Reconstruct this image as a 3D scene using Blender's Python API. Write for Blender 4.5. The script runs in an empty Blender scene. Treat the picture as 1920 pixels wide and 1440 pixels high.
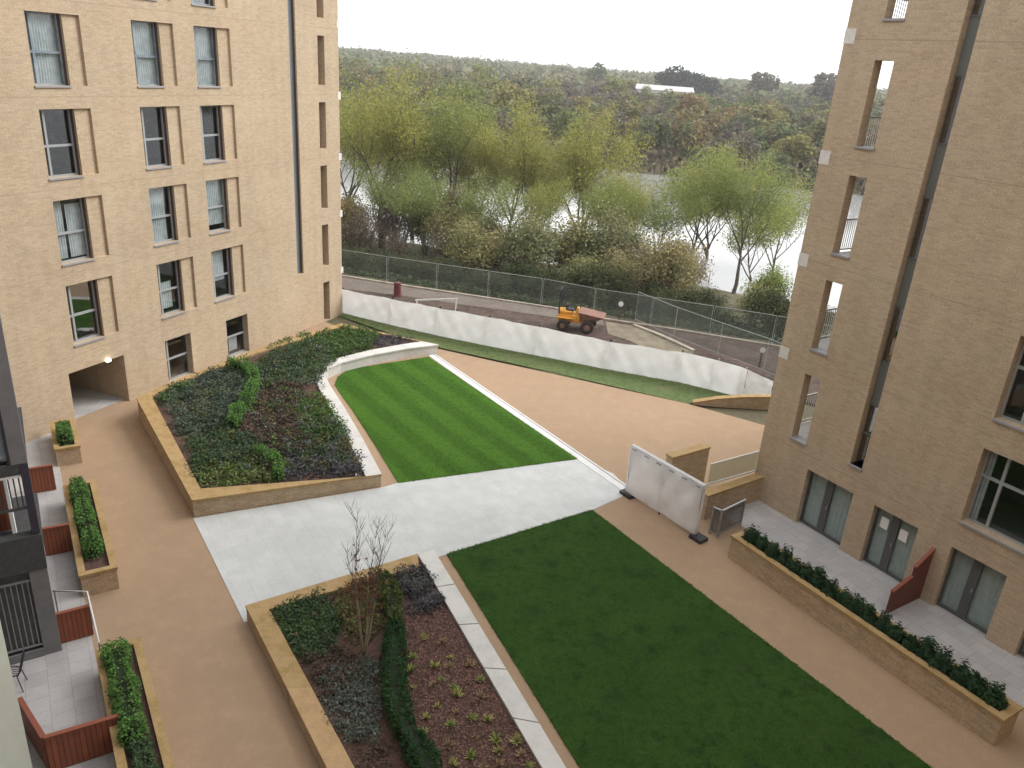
import bpy, math, random
import numpy as np
from mathutils import Matrix, Vector
PI = math.pi
sc = bpy.context.scene
COL = sc.collection

# ------------------------------------------------------------------ camera
F_PX, CX, CY, CAM_H = 1482.0, 960.0, 720.0, 13.8
_r, _p = math.radians(4.1), math.radians(22.157)
Fw = np.array([0, math.cos(_p), -math.sin(_p)])
_U = np.array([0, math.sin(_p), math.cos(_p)]); _R = np.array([1.0, 0, 0])
Rt = math.cos(_r) * _R + math.sin(_r) * _U
Up = -math.sin(_r) * _R + math.cos(_r) * _U
CPOS = np.array([0, 0, CAM_H])
cam = bpy.data.cameras.new('camera'); camo = bpy.data.objects.new('camera', cam); COL.objects.link(camo)
camo.matrix_world = Matrix(((Rt[0], Up[0], -Fw[0], 0), (Rt[1], Up[1], -Fw[1], 0), (Rt[2], Up[2], -Fw[2], CAM_H), (0, 0, 0, 1)))
cam.sensor_width = 36; cam.lens = F_PX / 1920 * 36; cam.clip_start = 0.1; cam.clip_end = 6000
sc.camera = camo

# ------------------------------------------------------------------ world, sun, exposure
SUN_EL, SUN_AZ = math.radians(42), math.radians(74)      # azimuth clockwise from +Y
w = bpy.data.worlds.new('World'); sc.world = w; w.use_nodes = True
nt = w.node_tree; nt.nodes.clear()
out = nt.nodes.new('ShaderNodeOutputWorld'); bg = nt.nodes.new('ShaderNodeBackground')
sky = nt.nodes.new('ShaderNodeTexSky'); sky.sky_type = 'NISHITA'; sky.sun_disc = False
sky.sun_elevation = SUN_EL; sky.sun_rotation = SUN_AZ; sky.dust_density = 6; sky.air_density = 1.2
# overcast: the blue sky is veiled by an even white cloud layer
hs = nt.nodes.new('ShaderNodeHueSaturation'); hs.inputs['Saturation'].default_value = 0.15
mx = nt.nodes.new('ShaderNodeMix'); mx.data_type = 'RGBA'; mx.inputs[0].default_value = 0.85
mx.inputs[7].default_value = (13.5, 13.7, 14.0, 1)
nt.links.new(sky.outputs[0], hs.inputs['Color']); nt.links.new(hs.outputs[0], mx.inputs[6])
nt.links.new(mx.outputs[2], bg.inputs[0]); bg.inputs[1].default_value = 0.1
nt.links.new(bg.outputs[0], out.inputs[0])
sl = bpy.data.lights.new('sun', 'SUN'); sl.energy = 1.9; sl.angle = math.radians(28); sl.color = (1, .97, .93)
so = bpy.data.objects.new('sun', sl); COL.objects.link(so)
so.rotation_euler = (PI / 2 - SUN_EL, 0, PI - SUN_AZ)
so.location = (40, -40, 60)
sc.view_settings.view_transform = 'Standard'; sc.view_settings.look = 'None'
sc.view_settings.exposure = 0.47; sc.view_settings.gamma = 1.0; sc.view_settings.use_curve_mapping = False
try:
    sc.cycles.max_bounces = 6; sc.cycles.transparent_max_bounces = 12; sc.cycles.diffuse_bounces = 3
    sc.cycles.caustics_reflective = False; sc.cycles.caustics_refractive = False
except Exception: pass

# ------------------------------------------------------------------ survey helper: a pixel of the photo -> point on the plane z
def at(px, py, z=0.0):
    d = (px - CX) * Rt - (py - CY) * Up + F_PX * Fw
    return CPOS + d * ((z - CAM_H) / d[2])

# ------------------------------------------------------------------ materials
def mat(name, col=(.5, .5, .5), rough=.8, spec=.3, metal=0, noise=None, bump=0, bscale=40, var=0, rand=0, island=0, translucent=0, bdist=.03):
    """noise = (scale, colour2, contrast) ; second noise var ; rand = object random value variation"""
    m = bpy.data.materials.new(name); m.use_nodes = True; t = m.node_tree; n = t.nodes; L = t.links
    b = n['Principled BSDF']; b.inputs['Roughness'].default_value = rough; b.inputs['Metallic'].default_value = metal
    b.inputs['Specular IOR Level'].default_value = spec
    tc = n.new('ShaderNodeTexCoord')
    rgb = n.new('ShaderNodeRGB'); rgb.outputs[0].default_value = (*col, 1); cur = rgb.outputs[0]
    if noise:
        for k, (s, c2, lo, hi) in enumerate(noise):
            tx = n.new('ShaderNodeTexNoise'); tx.inputs['Scale'].default_value = s; tx.inputs['Detail'].default_value = 5
            tx.inputs['Roughness'].default_value = .65
            L.new(tc.outputs['Object'], tx.inputs['Vector'])
            mr = n.new('ShaderNodeMapRange'); mr.inputs[1].default_value = lo; mr.inputs[2].default_value = hi
            L.new(tx.outputs[0], mr.inputs[0])
            mi = n.new('ShaderNodeMix'); mi.data_type = 'RGBA'; L.new(mr.outputs[0], mi.inputs[0]); L.new(cur, mi.inputs[6])
            mi.inputs[7].default_value = (*c2, 1); cur = mi.outputs[2]
    if island or rand:
        hsv = n.new('ShaderNodeHueSaturation'); L.new(cur, hsv.inputs['Color']); cur = hsv.outputs[0]
        src = []
        if island:
            g = n.new('ShaderNodeNewGeometry'); mr = n.new('ShaderNodeMapRange')
            mr.inputs[3].default_value = 1 - island; mr.inputs[4].default_value = 1 + island
            L.new(g.outputs['Random Per Island'], mr.inputs[0]); src.append(mr.outputs[0])
        if rand:
            g = n.new('ShaderNodeObjectInfo'); mr = n.new('ShaderNodeMapRange')
            mr.inputs[3].default_value = 1 - rand; mr.inputs[4].default_value = 1 + rand
            L.new(g.outputs['Random'], mr.inputs[0]); src.append(mr.outputs[0])
        if len(src) == 2:
            mu = n.new('ShaderNodeMath'); mu.operation = 'MULTIPLY'; L.new(src[0], mu.inputs[0]); L.new(src[1], mu.inputs[1]); L.new(mu.outputs[0], hsv.inputs['Value'])
        else: L.new(src[0], hsv.inputs['Value'])
    L.new(cur, b.inputs['Base Color'])
    if bump:
        tx = n.new('ShaderNodeTexNoise'); tx.inputs['Scale'].default_value = bscale; tx.inputs['Detail'].default_value = 4
        L.new(tc.outputs['Object'], tx.inputs['Vector'])
        bp = n.new('ShaderNodeBump'); bp.inputs['Strength'].default_value = bump; bp.inputs['Distance'].default_value = bdist
        L.new(tx.outputs[0], bp.inputs['Height']); L.new(bp.outputs[0], b.inputs['Normal'])
    if translucent:
        tr = n.new('ShaderNodeBsdfTranslucent'); L.new(cur, tr.inputs[0]); ms = n.new('ShaderNodeMixShader'); ms.inputs[0].default_value = translucent
        L.new(b.outputs[0], ms.inputs[1]); L.new(tr.outputs[0], ms.inputs[2]); L.new(ms.outputs[0], n['Material Output'].inputs[0])
    return m

def ramp_mat(name, cols, rough=.9, island=.25, translucent=.25, nscale=.5):
    """foliage: base colour chosen by the object's own random number, clumps by noise, leaf by leaf value"""
    m = bpy.data.materials.new(name); m.use_nodes = True; t = m.node_tree; n = t.nodes; L = t.links
    b = n['Principled BSDF']; b.inputs['Roughness'].default_value = rough; b.inputs['Specular IOR Level'].default_value = .15
    oi = n.new('ShaderNodeObjectInfo'); rp = n.new('ShaderNodeValToRGB'); rp.color_ramp.interpolation = 'LINEAR'
    el = rp.color_ramp.elements
    while len(el) < len(cols): el.new(.5)
    for i, c in enumerate(cols): el[i].position = i / max(1, len(cols) - 1); el[i].color = (*c, 1)
    tc = n.new('ShaderNodeTexCoord'); tx = n.new('ShaderNodeTexNoise'); tx.inputs['Scale'].default_value = nscale; tx.inputs['Detail'].default_value = 3
    L.new(tc.outputs['Object'], tx.inputs['Vector'])
    ad = n.new('ShaderNodeMath'); ad.operation = 'MULTIPLY_ADD'; L.new(tx.outputs[0], ad.inputs[0]); ad.inputs[1].default_value = .5; ad.inputs[2].default_value = -.25
    a2 = n.new('ShaderNodeMath'); a2.operation = 'ADD'; L.new(ad.outputs[0], a2.inputs[0]); L.new(oi.outputs['Random'], a2.inputs[1])
    L.new(a2.outputs[0], rp.inputs[0])
    g = n.new('ShaderNodeNewGeometry'); mr = n.new('ShaderNodeMapRange'); mr.inputs[3].default_value = 1 - island; mr.inputs[4].default_value = 1 + island
    L.new(g.outputs['Random Per Island'], mr.inputs[0])
    hsv = n.new('ShaderNodeHueSaturation'); L.new(rp.outputs[0], hsv.inputs['Color']); L.new(mr.outputs[0], hsv.inputs['Value'])
    L.new(hsv.outputs[0], b.inputs['Base Color'])
    tr = n.new('ShaderNodeBsdfTranslucent'); L.new(hsv.outputs[0], tr.inputs[0]); ms = n.new('ShaderNodeMixShader'); ms.inputs[0].default_value = translucent
    L.new(b.outputs[0], ms.inputs[1]); L.new(tr.outputs[0], ms.inputs[2]); L.new(ms.outputs[0], n['Material Output'].inputs[0])
    return m

def brick_mat(name, c1, c2, mortar, bw=.225, bh=.075, stain=None, cap=False):
    m = bpy.data.materials.new(name); m.use_nodes = True; t = m.node_tree; n = t.nodes; L = t.links
    b = n['Principled BSDF']; b.inputs['Roughness'].default_value = .9; b.inputs['Specular IOR Level'].default_value = .2
    uv = n.new('ShaderNodeTexCoord')
    br = n.new('ShaderNodeTexBrick'); br.inputs['Scale'].default_value = 1; br.inputs['Brick Width'].default_value = bw; br.inputs['Row Height'].default_value = bh
    br.inputs['Mortar Size'].default_value = .009; br.inputs['Mortar Smooth'].default_value = .3; br.inputs['Bias'].default_value = -.1
    br.inputs['Color1'].default_value = (*c1, 1); br.inputs['Color2'].default_value = (*c2, 1); br.inputs['Mortar'].default_value = (*mortar, 1)
    L.new(uv.outputs['UV'], br.inputs['Vector'])
    cur = br.outputs[0]
    for s, amt in ((.25, .07), (1.6, .03), (22, .16), (-3, .05)):
        tx = n.new('ShaderNodeTexNoise'); tx.inputs['Scale'].default_value = abs(s); tx.inputs['Detail'].default_value = 4; vec = uv.outputs['Object']
        if s < 0:                          # faint vertical weather streaks
            mp_ = n.new('ShaderNodeMapping'); mp_.inputs['Scale'].default_value = (1, 1, .07); L.new(vec, mp_.inputs[0]); vec = mp_.outputs[0]
        L.new(vec, tx.inputs['Vector'])
        mr = n.new('ShaderNodeMapRange'); mr.inputs[1].default_value = .3; mr.inputs[2].default_value = .7; mr.inputs[3].default_value = 1 - amt; mr.inputs[4].default_value = 1 + amt
        L.new(tx.outputs[0], mr.inputs[0]); h = n.new('ShaderNodeHueSaturation'); L.new(cur, h.inputs['Color']); L.new(mr.outputs[0], h.inputs['Value']); cur = h.outputs[0]
    # broad patches of pinker and yellower brick
    tx = n.new('ShaderNodeTexNoise'); tx.inputs['Scale'].default_value = .6; tx.inputs['Detail'].default_value = 6; L.new(uv.outputs['Object'], tx.inputs['Vector'])
    mr = n.new('ShaderNodeMapRange'); mr.inputs[1].default_value = .45; mr.inputs[2].default_value = .62; mr.inputs[4].default_value = .35; L.new(tx.outputs[0], mr.inputs[0])
    mi = n.new('ShaderNodeMix'); mi.data_type = 'RGBA'; mi.blend_type = 'MULTIPLY'; L.new(mr.outputs[0], mi.inputs[0]); L.new(cur, mi.inputs[6]); mi.inputs[7].default_value = (1.0, .93, .88, 1); cur = mi.outputs[2]
    L.new(cur, b.inputs['Base Color'])
    bp = n.new('ShaderNodeBump'); bp.inputs['Strength'].default_value = .35; bp.inputs['Distance'].default_value = .006; bp.invert = True
    L.new(br.outputs['Fac'], bp.inputs['Height']); L.new(bp.outputs[0], b.inputs['Normal'])
    return m

def glass_mat(name, tint=(.8, .85, .85), refl=.25, rough=.03, trans=.8):
    m = bpy.data.materials.new(name); m.use_nodes = True; t = m.node_tree; n = t.nodes; L = t.links; n.remove(n['Principled BSDF'])
    tr = n.new('ShaderNodeBsdfTransparent'); tr.inputs[0].default_value = (*[c * trans for c in tint], 1)
    gl = n.new('ShaderNodeBsdfGlossy'); gl.inputs['Roughness'].default_value = rough; gl.inputs[0].default_value = (.95, .97, 1, 1)
    lw0 = n.new('ShaderNodeLayerWeight'); lw0.inputs[0].default_value = .5; lw = n.new('ShaderNodeMath'); lw.operation = 'POWER'; lw.inputs[1].default_value = 4; L.new(lw0.outputs['Facing'], lw.inputs[0])
    mr = n.new('ShaderNodeMath'); mr.operation = 'MULTIPLY_ADD'; mr.inputs[1].default_value = .8; mr.inputs[2].default_value = refl + .03; mr.use_clamp = True
    L.new(lw.outputs[0], mr.inputs[0]); ms = n.new('ShaderNodeMixShader'); L.new(mr.outputs[0], ms.inputs[0])
    L.new(tr.outputs[0], ms.inputs[1]); L.new(gl.outputs[0], ms.inputs[2]); L.new(ms.outputs[0], n['Material Output'].inputs[0])
    return m

def alpha_mat(name, col, alpha):
    m = bpy.data.materials.new(name); m.use_nodes = True; t = m.node_tree; n = t.nodes; L = t.links
    b = n['Principled BSDF']; b.inputs['Base Color'].default_value = (*col, 1); b.inputs['Roughness'].default_value = .8
    tr = n.new('ShaderNodeBsdfTransparent'); ms = n.new('ShaderNodeMixShader'); ms.inputs[0].default_value = alpha
    L.new(tr.outputs[0], ms.inputs[1]); L.new(b.outputs[0], ms.inputs[2]); L.new(ms.outputs[0], n['Material Output'].inputs[0])
    return m

def planks_mat(name, c1, c2, width=.12):
    m = bpy.data.materials.new(name); m.use_nodes = True; t = m.node_tree; n = t.nodes; L = t.links
    b = n['Principled BSDF']; b.inputs['Roughness'].default_value = .65
    uv = n.new('ShaderNodeTexCoord'); br = n.new('ShaderNodeTexBrick'); br.offset = 0
    br.inputs['Scale'].default_value = 1; br.inputs['Brick Width'].default_value = width; br.inputs['Row Height'].default_value = 40
    br.inputs['Mortar Size'].default_value = .008; br.inputs['Color1'].default_value = (*c1, 1); br.inputs['Color2'].default_value = (*c2, 1); br.inputs['Mortar'].default_value = (c1[0] * .25, c1[1] * .25, c1[2] * .25, 1)
    L.new(uv.outputs['UV'], br.inputs['Vector'])
    tx = n.new('ShaderNodeTexNoise'); tx.inputs['Scale'].default_value = 5; tx.inputs['Detail'].default_value = 5; L.new(uv.outputs['Object'], tx.inputs['Vector'])
    mr = n.new('ShaderNodeMapRange'); mr.inputs[3].default_value = .7; mr.inputs[4].default_value = 1.3; L.new(tx.outputs[0], mr.inputs[0])
    h = n.new('ShaderNodeHueSaturation'); L.new(br.outputs[0], h.inputs['Color']); L.new(mr.outputs[0], h.inputs['Value']); L.new(h.outputs[0], b.inputs['Base Color'])
    return m

def slab_mat(name, c1, c2, mortar, bw, bh, ang=0, msize=.006, stain=(.5, .5, .5)):
    m = bpy.data.materials.new(name); m.use_nodes = True; t = m.node_tree; n = t.nodes; L = t.links
    b = n['Principled BSDF']; b.inputs['Roughness'].default_value = .75; b.inputs['Specular IOR Level'].default_value = .3
    tc = n.new('ShaderNodeTexCoord'); mp = n.new('ShaderNodeMapping'); mp.inputs['Rotation'].default_value = (0, 0, ang); L.new(tc.outputs['Object'], mp.inputs[0])
    br = n.new('ShaderNodeTexBrick'); br.inputs['Scale'].default_value = 1; br.inputs['Brick Width'].default_value = bw; br.inputs['Row Height'].default_value = bh
    br.inputs['Mortar Size'].default_value = msize; br.inputs['Color1'].default_value = (*c1, 1); br.inputs['Color2'].default_value = (*c2, 1); br.inputs['Mortar'].default_value = (*mortar, 1)
    L.new(mp.outputs[0], br.inputs['Vector']); cur = br.outputs[0]
    for s, lo, hi, amt in ((.4, .35, .7, .06), (2, .4, .65, .04), (25, .3, .7, .07)):
        tx = n.new('ShaderNodeTexNoise'); tx.inputs['Scale'].default_value = s; tx.inputs['Detail'].default_value = 6; L.new(tc.outputs['Object'], tx.inputs['Vector'])
        mr = n.new('ShaderNodeMapRange'); mr.inputs[1].default_value = lo; mr.inputs[2].default_value = hi; mr.inputs[3].default_value = 1 - amt; mr.inputs[4].default_value = 1 + amt
        L.new(tx.outputs[0], mr.inputs[0]); h = n.new('ShaderNodeHueSaturation'); L.new(cur, h.inputs['Color']); L.new(mr.outputs[0], h.inputs['Value']); cur = h.outputs[0]
    L.new(cur, b.inputs['Base Color'])
    return m

BR = brick_mat('buff_brick', (.525, .413, .287), (.44, .337, .23), (.46, .38, .29))
BR2 = brick_mat('buff_brick_low', (.48, .365, .24), (.36, .265, .17), (.46, .38, .28))
COPE = mat('brick_on_edge_coping', (.40, .27, .13), noise=[(3, (.30, .20, .07), .45, .65), (30, (.50, .34, .17), .5, .75), (1.2, (.24, .19, .06), .58, .75)], bump=.4, bscale=25)
STONE = mat('pale_stone', (.60, .585, .55), rough=.7, noise=[(1.5, (.50, .49, .47), .45, .65), (30, (.66, .64, .6), .5, .7)])
CONC = mat('pale_concrete', (.62, .60, .57), noise=[(6, (.52, .5, .48), .4, .7)])
WHITEB = mat('white_slab_edge', (.74, .71, .67), noise=[(6, (.62, .6, .57), .4, .7)])
GRAVEL = mat('bound_gravel', (.38, .26, .17), rough=.95, noise=[(.25, (.35, .24, .155), .35, .7), (1.7, (.42, .295, .19), .45, .7), (.6, (.34, .235, .15), .58, .75), (9, (.35, .245, .155), .5, .68), (90, (.26, .17, .10), .5, .62), (60, (.56, .44, .31), .56, .68)], bump=.3, bscale=80)
GRAVEL2 = mat('bound_gravel_strip', (.40, .28, .17), rough=.95, noise=[(2, (.33, .235, .14), .4, .65), (80, (.27, .18, .10), .5, .65)])
PAVE = slab_mat('pale_paving', (.55, .56, .545), (.52, .53, .52), (.44, .45, .45), .9, .45, ang=math.radians(57), msize=.005)
PATIO = slab_mat('patio_paving', (.47, .45, .44), (.40, .385, .38), (.3, .29, .28), .45, .45, ang=math.radians(57))
DARKFRAME = mat('grey_frame', (.13, .135, .14), rough=.45, spec=.5)
LIGHTFRAME = mat('light_grey_frame', (.34, .36, .37), rough=.45, spec=.5)
SILL = mat('grey_metal_sill', (.33, .32, .33), rough=.5)
GLASS = glass_mat('window_glass', refl=.05, trans=1.0)
GLASSR = glass_mat('sky_reflecting_glass', refl=.22, trans=1.0)
GLASSD = glass_mat('door_glass', refl=.03, trans=1.05)
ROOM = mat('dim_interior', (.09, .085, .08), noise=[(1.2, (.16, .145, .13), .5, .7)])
CURT = mat('white_curtain', (.66, .68, .70), noise=[(2.5, (.5, .53, .56), .4, .6)])
BLIND = mat('grey_green_blind', (.44, .49, .465), noise=[(5, (.37, .42, .40), .4, .65)])
BLUEGREY = mat('bluegrey_panel', (.20, .25, .29), rough=.3, noise=[(.9, (.34, .39, .42), .45, .6)])
BROWNM = mat('dark_brown', (.10, .062, .055), rough=.6)
WHITE = mat('white_paper', (.85, .85, .85))
SOIL = mat('dark_mulch', (.125, .07, .055), rough=1, noise=[(18, (.075, .043, .034), .45, .6), (45, (.19, .115, .09), .58, .7)], bump=.9, bscale=30)
MUD = mat('churned_earth', (.095, .066, .053), rough=1, noise=[(.8, (.06, .042, .035), .4, .6), (3, (.14, .105, .085), .5, .7)], bump=1, bscale=4)
HAUL = mat('grey_hardcore', (.17, .14, .12), rough=1, noise=[(.7, (.125, .10, .085), .4, .65), (6, (.21, .18, .15), .5, .7)], bump=.8, bscale=8)
SHEET = mat('white_polythene_sheeting', (.92, .93, .93), rough=.38, spec=.5, noise=[(.7, (.83, .85, .85), .5, .7)], bump=.6, bscale=6, translucent=.4, bdist=.05)
STEEL = mat('galvanised_steel', (.36, .37, .38), rough=.4, metal=.6)
PALESTEEL = mat('pale_rail', (.68, .67, .64), rough=.4)
GREYCOL = mat('grey_column_cladding', (.20, .195, .20), rough=.6, noise=[(3, (.16, .155, .165), .4, .7)])
BLACKM = mat('black_metal', (.035, .033, .04), rough=.5)
DARKDECK = mat('dark_grey_cladding', (.06, .062, .064), rough=.7, noise=[(8, (.09, .09, .088), .5, .7)])
CREAM = mat('cream_render', (.47, .49, .42), noise=[(2, (.42, .44, .38), .4, .7)])
TIMBER = planks_mat('red_stained_timber', (.27, .075, .03), (.18, .05, .025), .10)
TIMBER2 = planks_mat('red_stained_timber_terrace', (.16, .042, .026), (.13, .038, .024), .14)
YELLOW = mat('yellow_paint', (.70, .33, .04), rough=.6, noise=[(3, (.42, .20, .05), .45, .65), (9, (.22, .13, .07), .58, .72)])
RUSTY = mat('muddy_skip_steel', (.27, .15, .11), rough=.8, noise=[(4, (.18, .10, .08), .4, .65)])
TYRE = mat('muddy_tyre', (.045, .038, .034), rough=.9)
BARK = mat('grey_brown_bark', (.085, .07, .055), rough=.95, noise=[(4, (.14, .12, .095), .45, .65)])
BARKP = mat('pale_birch_bark', (.36, .30, .20), rough=.8, noise=[(9, (.22, .17, .11), .5, .7)])
TWIG = mat('grey_twig', (.16, .13, .12), rough=.9)
REDD = mat('dark_red_plastic', (.14, .035, .035), rough=.6)

# ------------------------------------------------------------------ mesh helpers
class MB:
    def __init__(s): s.v = []; s.f = []
    def add(s, vs, fs):
        o = len(s.v); s.v += [tuple(map(float, p)) for p in vs]; s.f += [tuple(i + o for i in f) for f in fs]; return s
    def box(s, x0, x1, y0, y1, z0, z1):
        return s.add([(x0, y0, z0), (x1, y0, z0), (x1, y1, z0), (x0, y1, z0), (x0, y0, z1), (x1, y0, z1), (x1, y1, z1), (x0, y1, z1)],
                     [(0, 3, 2, 1), (4, 5, 6, 7), (0, 1, 5, 4), (1, 2, 6, 5), (2, 3, 7, 6), (3, 0, 4, 7)])
    def quad(s, a, b, c, d): return s.add([a, b, c, d], [(0, 1, 2, 3)])
    def prism(s, bot, top):
        n = len(bot); fs = [tuple(range(n - 1, -1, -1)), tuple(range(n, 2 * n))]
        fs += [(i, (i + 1) % n, n + (i + 1) % n, n + i) for i in range(n)]
        return s.add(list(bot) + list(top), fs)
    def bar(s, a, b, wd, ht=None):       # rectangular bar a->b
        a = Vector(a); b = Vector(b); d = (b - a).normalized(); ht = ht or wd
        up = Vector((0, 0, 1)) if abs(d.z) < .95 else Vector((1, 0, 0))
        sd = d.cross(up).normalized() * wd / 2; u = sd.cross(d).normalized() * ht / 2
        return s.prism([a - sd - u, a + sd - u, a + sd + u, a - sd + u], [b - sd - u, b + sd - u, b + sd + u, b - sd + u])
    def tube(s, pts, rad, n=6):
        pts = [Vector(p) for p in pts]; rad = rad if hasattr(rad, '__len__') else [rad] * len(pts); vs = []; fs = []
        for i, p in enumerate(pts):
            d = (pts[min(i + 1, len(pts) - 1)] - pts[max(i - 1, 0)]).normalized()
            up = Vector((0, 0, 1)) if abs(d.z) < .9 else Vector((1, 0, 0)); a = d.cross(up).normalized(); b2 = d.cross(a)
            for k in range(n):
                t = 2 * PI * k / n; vs.append(p + (a * math.cos(t) + b2 * math.sin(t)) * rad[i])
        for i in range(len(pts) - 1):
            for k in range(n): fs.append((i * n + k, i * n + (k + 1) % n, (i + 1) * n + (k + 1) % n, (i + 1) * n + k))
        fs.append(tuple(range(n - 1, -1, -1))); fs.append(tuple(range((len(pts) - 1) * n, len(pts) * n)))
        return s.add(vs, fs)
    def build(s, name, m, parent=None, smooth=False, bevel=0):
        me = bpy.data.meshes.new(name); me.from_pydata(s.v, [], s.f); me.update()
        uv = me.uv_layers.new(name='UVMap')
        for p in me.polygons:
            nx, ny, nz = p.normal
            if abs(nz) > .75:
                for li in p.loop_indices: c = me.vertices[me.loops[li].vertex_index].co; uv.data[li].uv = (c.x, c.y)
            else:
                l = math.hypot(nx, ny) or 1; tx, ty = -ny / l, nx / l
                for li in p.loop_indices: c = me.vertices[me.loops[li].vertex_index].co; uv.data[li].uv = (c.x * tx + c.y * ty, c.z)
        if smooth: me.polygons.foreach_set('use_smooth', [True] * len(me.polygons))
        me.materials.append(m); o = bpy.data.objects.new(name, me); COL.objects.link(o)
        if parent is not None: o.parent = parent
        if bevel:
            b = o.modifiers.new('bevel', 'BEVEL'); b.width = bevel; b.segments = 2; b.limit_method = 'ANGLE'
        return o

def tag(o, label=None, cat=None, group=None, kind=None):
    if label: o['label'] = label
    if cat: o['category'] = cat
    if group: o['group'] = group
    if kind: o['kind'] = kind
    return o
def empty(name, loc=(0, 0, 0), rz=0, label=None, cat=None, group=None):
    o = bpy.data.objects.new(name, None); o.empty_display_size = .3; COL.objects.link(o); o.location = loc; o.rotation_euler = (0, 0, rz)
    return tag(o, label, cat, group)
def copy_tree(o, parent=None):
    c = o.copy(); COL.objects.link(c); c.parent = parent
    for ch in list(o.children): copy_tree(ch, c)
    return c
def sheet(name, pts, z, m, kind='structure', label=None, thick=0):
    b = MB(); top = [(p[0], p[1], z) for p in pts]
    if thick: b.prism([(p[0], p[1], z - thick) for p in pts], top)
    else: b.add(top, [tuple(range(len(top)))])
    o = b.build(name, m); tag(o, label, name.replace('_', ' '), kind=kind); return o
def ccw(pts):
    a = sum(pts[i][0] * pts[(i + 1) % len(pts)][1] - pts[(i + 1) % len(pts)][0] * pts[i][1] for i in range(len(pts)))
    return pts if a > 0 else pts[::-1]

rng = np.random.default_rng(7)
def leaf_quads(P, size, elong=1.6, up=.3, seed=0, droop=0.0):
    """one small quad per point, facing mostly outward/up at random"""
    r = np.random.default_rng(seed); N = len(P)
    n = r.normal(size=(N, 3)); n[:, 2] = np.abs(n[:, 2]) + up; n /= np.linalg.norm(n, axis=1)[:, None]
    a = r.normal(size=(N, 3)); a[:, 2] -= droop; t = a - (a * n).sum(1)[:, None] * n; t /= np.linalg.norm(t, axis=1)[:, None] + 1e-9
    b = np.cross(n, t); s = size * r.uniform(.6, 1.35, (N, 1))
    t = t * s * elong / 2; b = b * s / 2
    return np.stack([P - t - b * .5, P - b * 1.0 + t * .1, P + t, P + b * 1.0 + t * .1], 1)
def quads_obj(name, Q, m, parent=None, me_only=False):
    N = len(Q); me = bpy.data.meshes.new(name); me.vertices.add(N * 4); me.vertices.foreach_set('co', Q.reshape(-1).astype(np.float32))
    me.loops.add(N * 4); me.loops.foreach_set('vertex_index', np.arange(N * 4, dtype=np.int32))
    me.polygons.add(N); me.polygons.foreach_set('loop_start', np.arange(0, N * 4, 4, dtype=np.int32))
    me.update(calc_edges=True); me.materials.append(m)
    if me_only: return me
    o = bpy.data.objects.new(name, me); COL.objects.link(o)
    if parent is not None: o.parent = parent
    return o

# ------------------------------------------------------------------ directions of the place
dL = np.array([.390242, .920712, 0]); dA = np.array([-.547135, .837044, 0])
OL = np.array([-16.48, 26.73, 0]); OR_ = np.array([9.87, 23.35, 0]); QW = np.array([-10.32, 14.89, 0])
AL = math.atan2(.920712, .390242); AR = math.atan2(-.837044, .547135); AW = math.atan2(.837044, -.547135)

# ================================================================== GROUND
def fence_y(x): return 46.9 - .313 * max(-60, min(30, x)) if x < 15 else 42.2 - .62 * (x - 15)
def far_y(x): return 153 - .27 * max(0, x) + .0 * x
def ground_z(x, y):
    v = y - fence_y(x)
    if v < 1.0: return -.06 - .06 * math.sin(x * .7) * math.sin(y * .5) * (1 if v > -12 else 0)
    fy = far_y(x)
    if y < fy - 8:
        if v < 4: return -.06 - (v - 1) / 3 * .9
        if v < 22: return -.96 - (v - 4) / 18 * 1.3
        if v < 30: return -2.26 - (v - 22) / 8 * 3.0
        return -5.2
    d = y - (fy - 8)
    if d < 12: return -5.2 + d / 12 * 4.2
    base = -1.0 + min(1.0, (d - 12) / 200) * 1.4
    hill = 3.5 * max(0, min(1, (y - 320) / 400)) * (1 + max(0, min(1, -(x - 60) / 250)))
    return base + hill + .35 * math.sin(x * .11) * math.sin(y * .09) * (1 if d > 20 else 0)
xs = sorted(set(list(np.arange(-60, 80, 2.0)) + list(np.arange(-140, 220, 8.0)) + [-3000, -1500, -800, -400, -250, 300, 450, 800, 1500, 3000]))
ys = sorted(set(list(np.arange(30, 90, 1.5)) + list(np.arange(90, 140, 10.0)) + list(np.arange(136, 170, 1.5)) + list(np.arange(170, 420, 12.0)) + [-200, -60, -20, 0, 15, 500, 620, 800, 1100, 1600, 2500, 4000]))
b = MB(); vs = [(x, y, ground_z(x, y)) for y in ys for x in xs]; nx = len(xs)
b.add(vs, [(j * nx + i, j * nx + i + 1, (j + 1) * nx + i + 1, (j + 1) * nx + i) for j in range(len(ys) - 1) for i in range(nx - 1)])
TERR = mat('rough_ground', (.12, .10, .065), rough=1, noise=[(.08, (.11, .12, .05), .4, .6), (.6, (.16, .12, .085), .5, .68), (3, (.08, .07, .05), .5, .7)], bump=.6, bscale=3)
tag(b.build('ground', TERR, smooth=True), 'rough ground of the river bank', 'ground', kind='structure')
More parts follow.
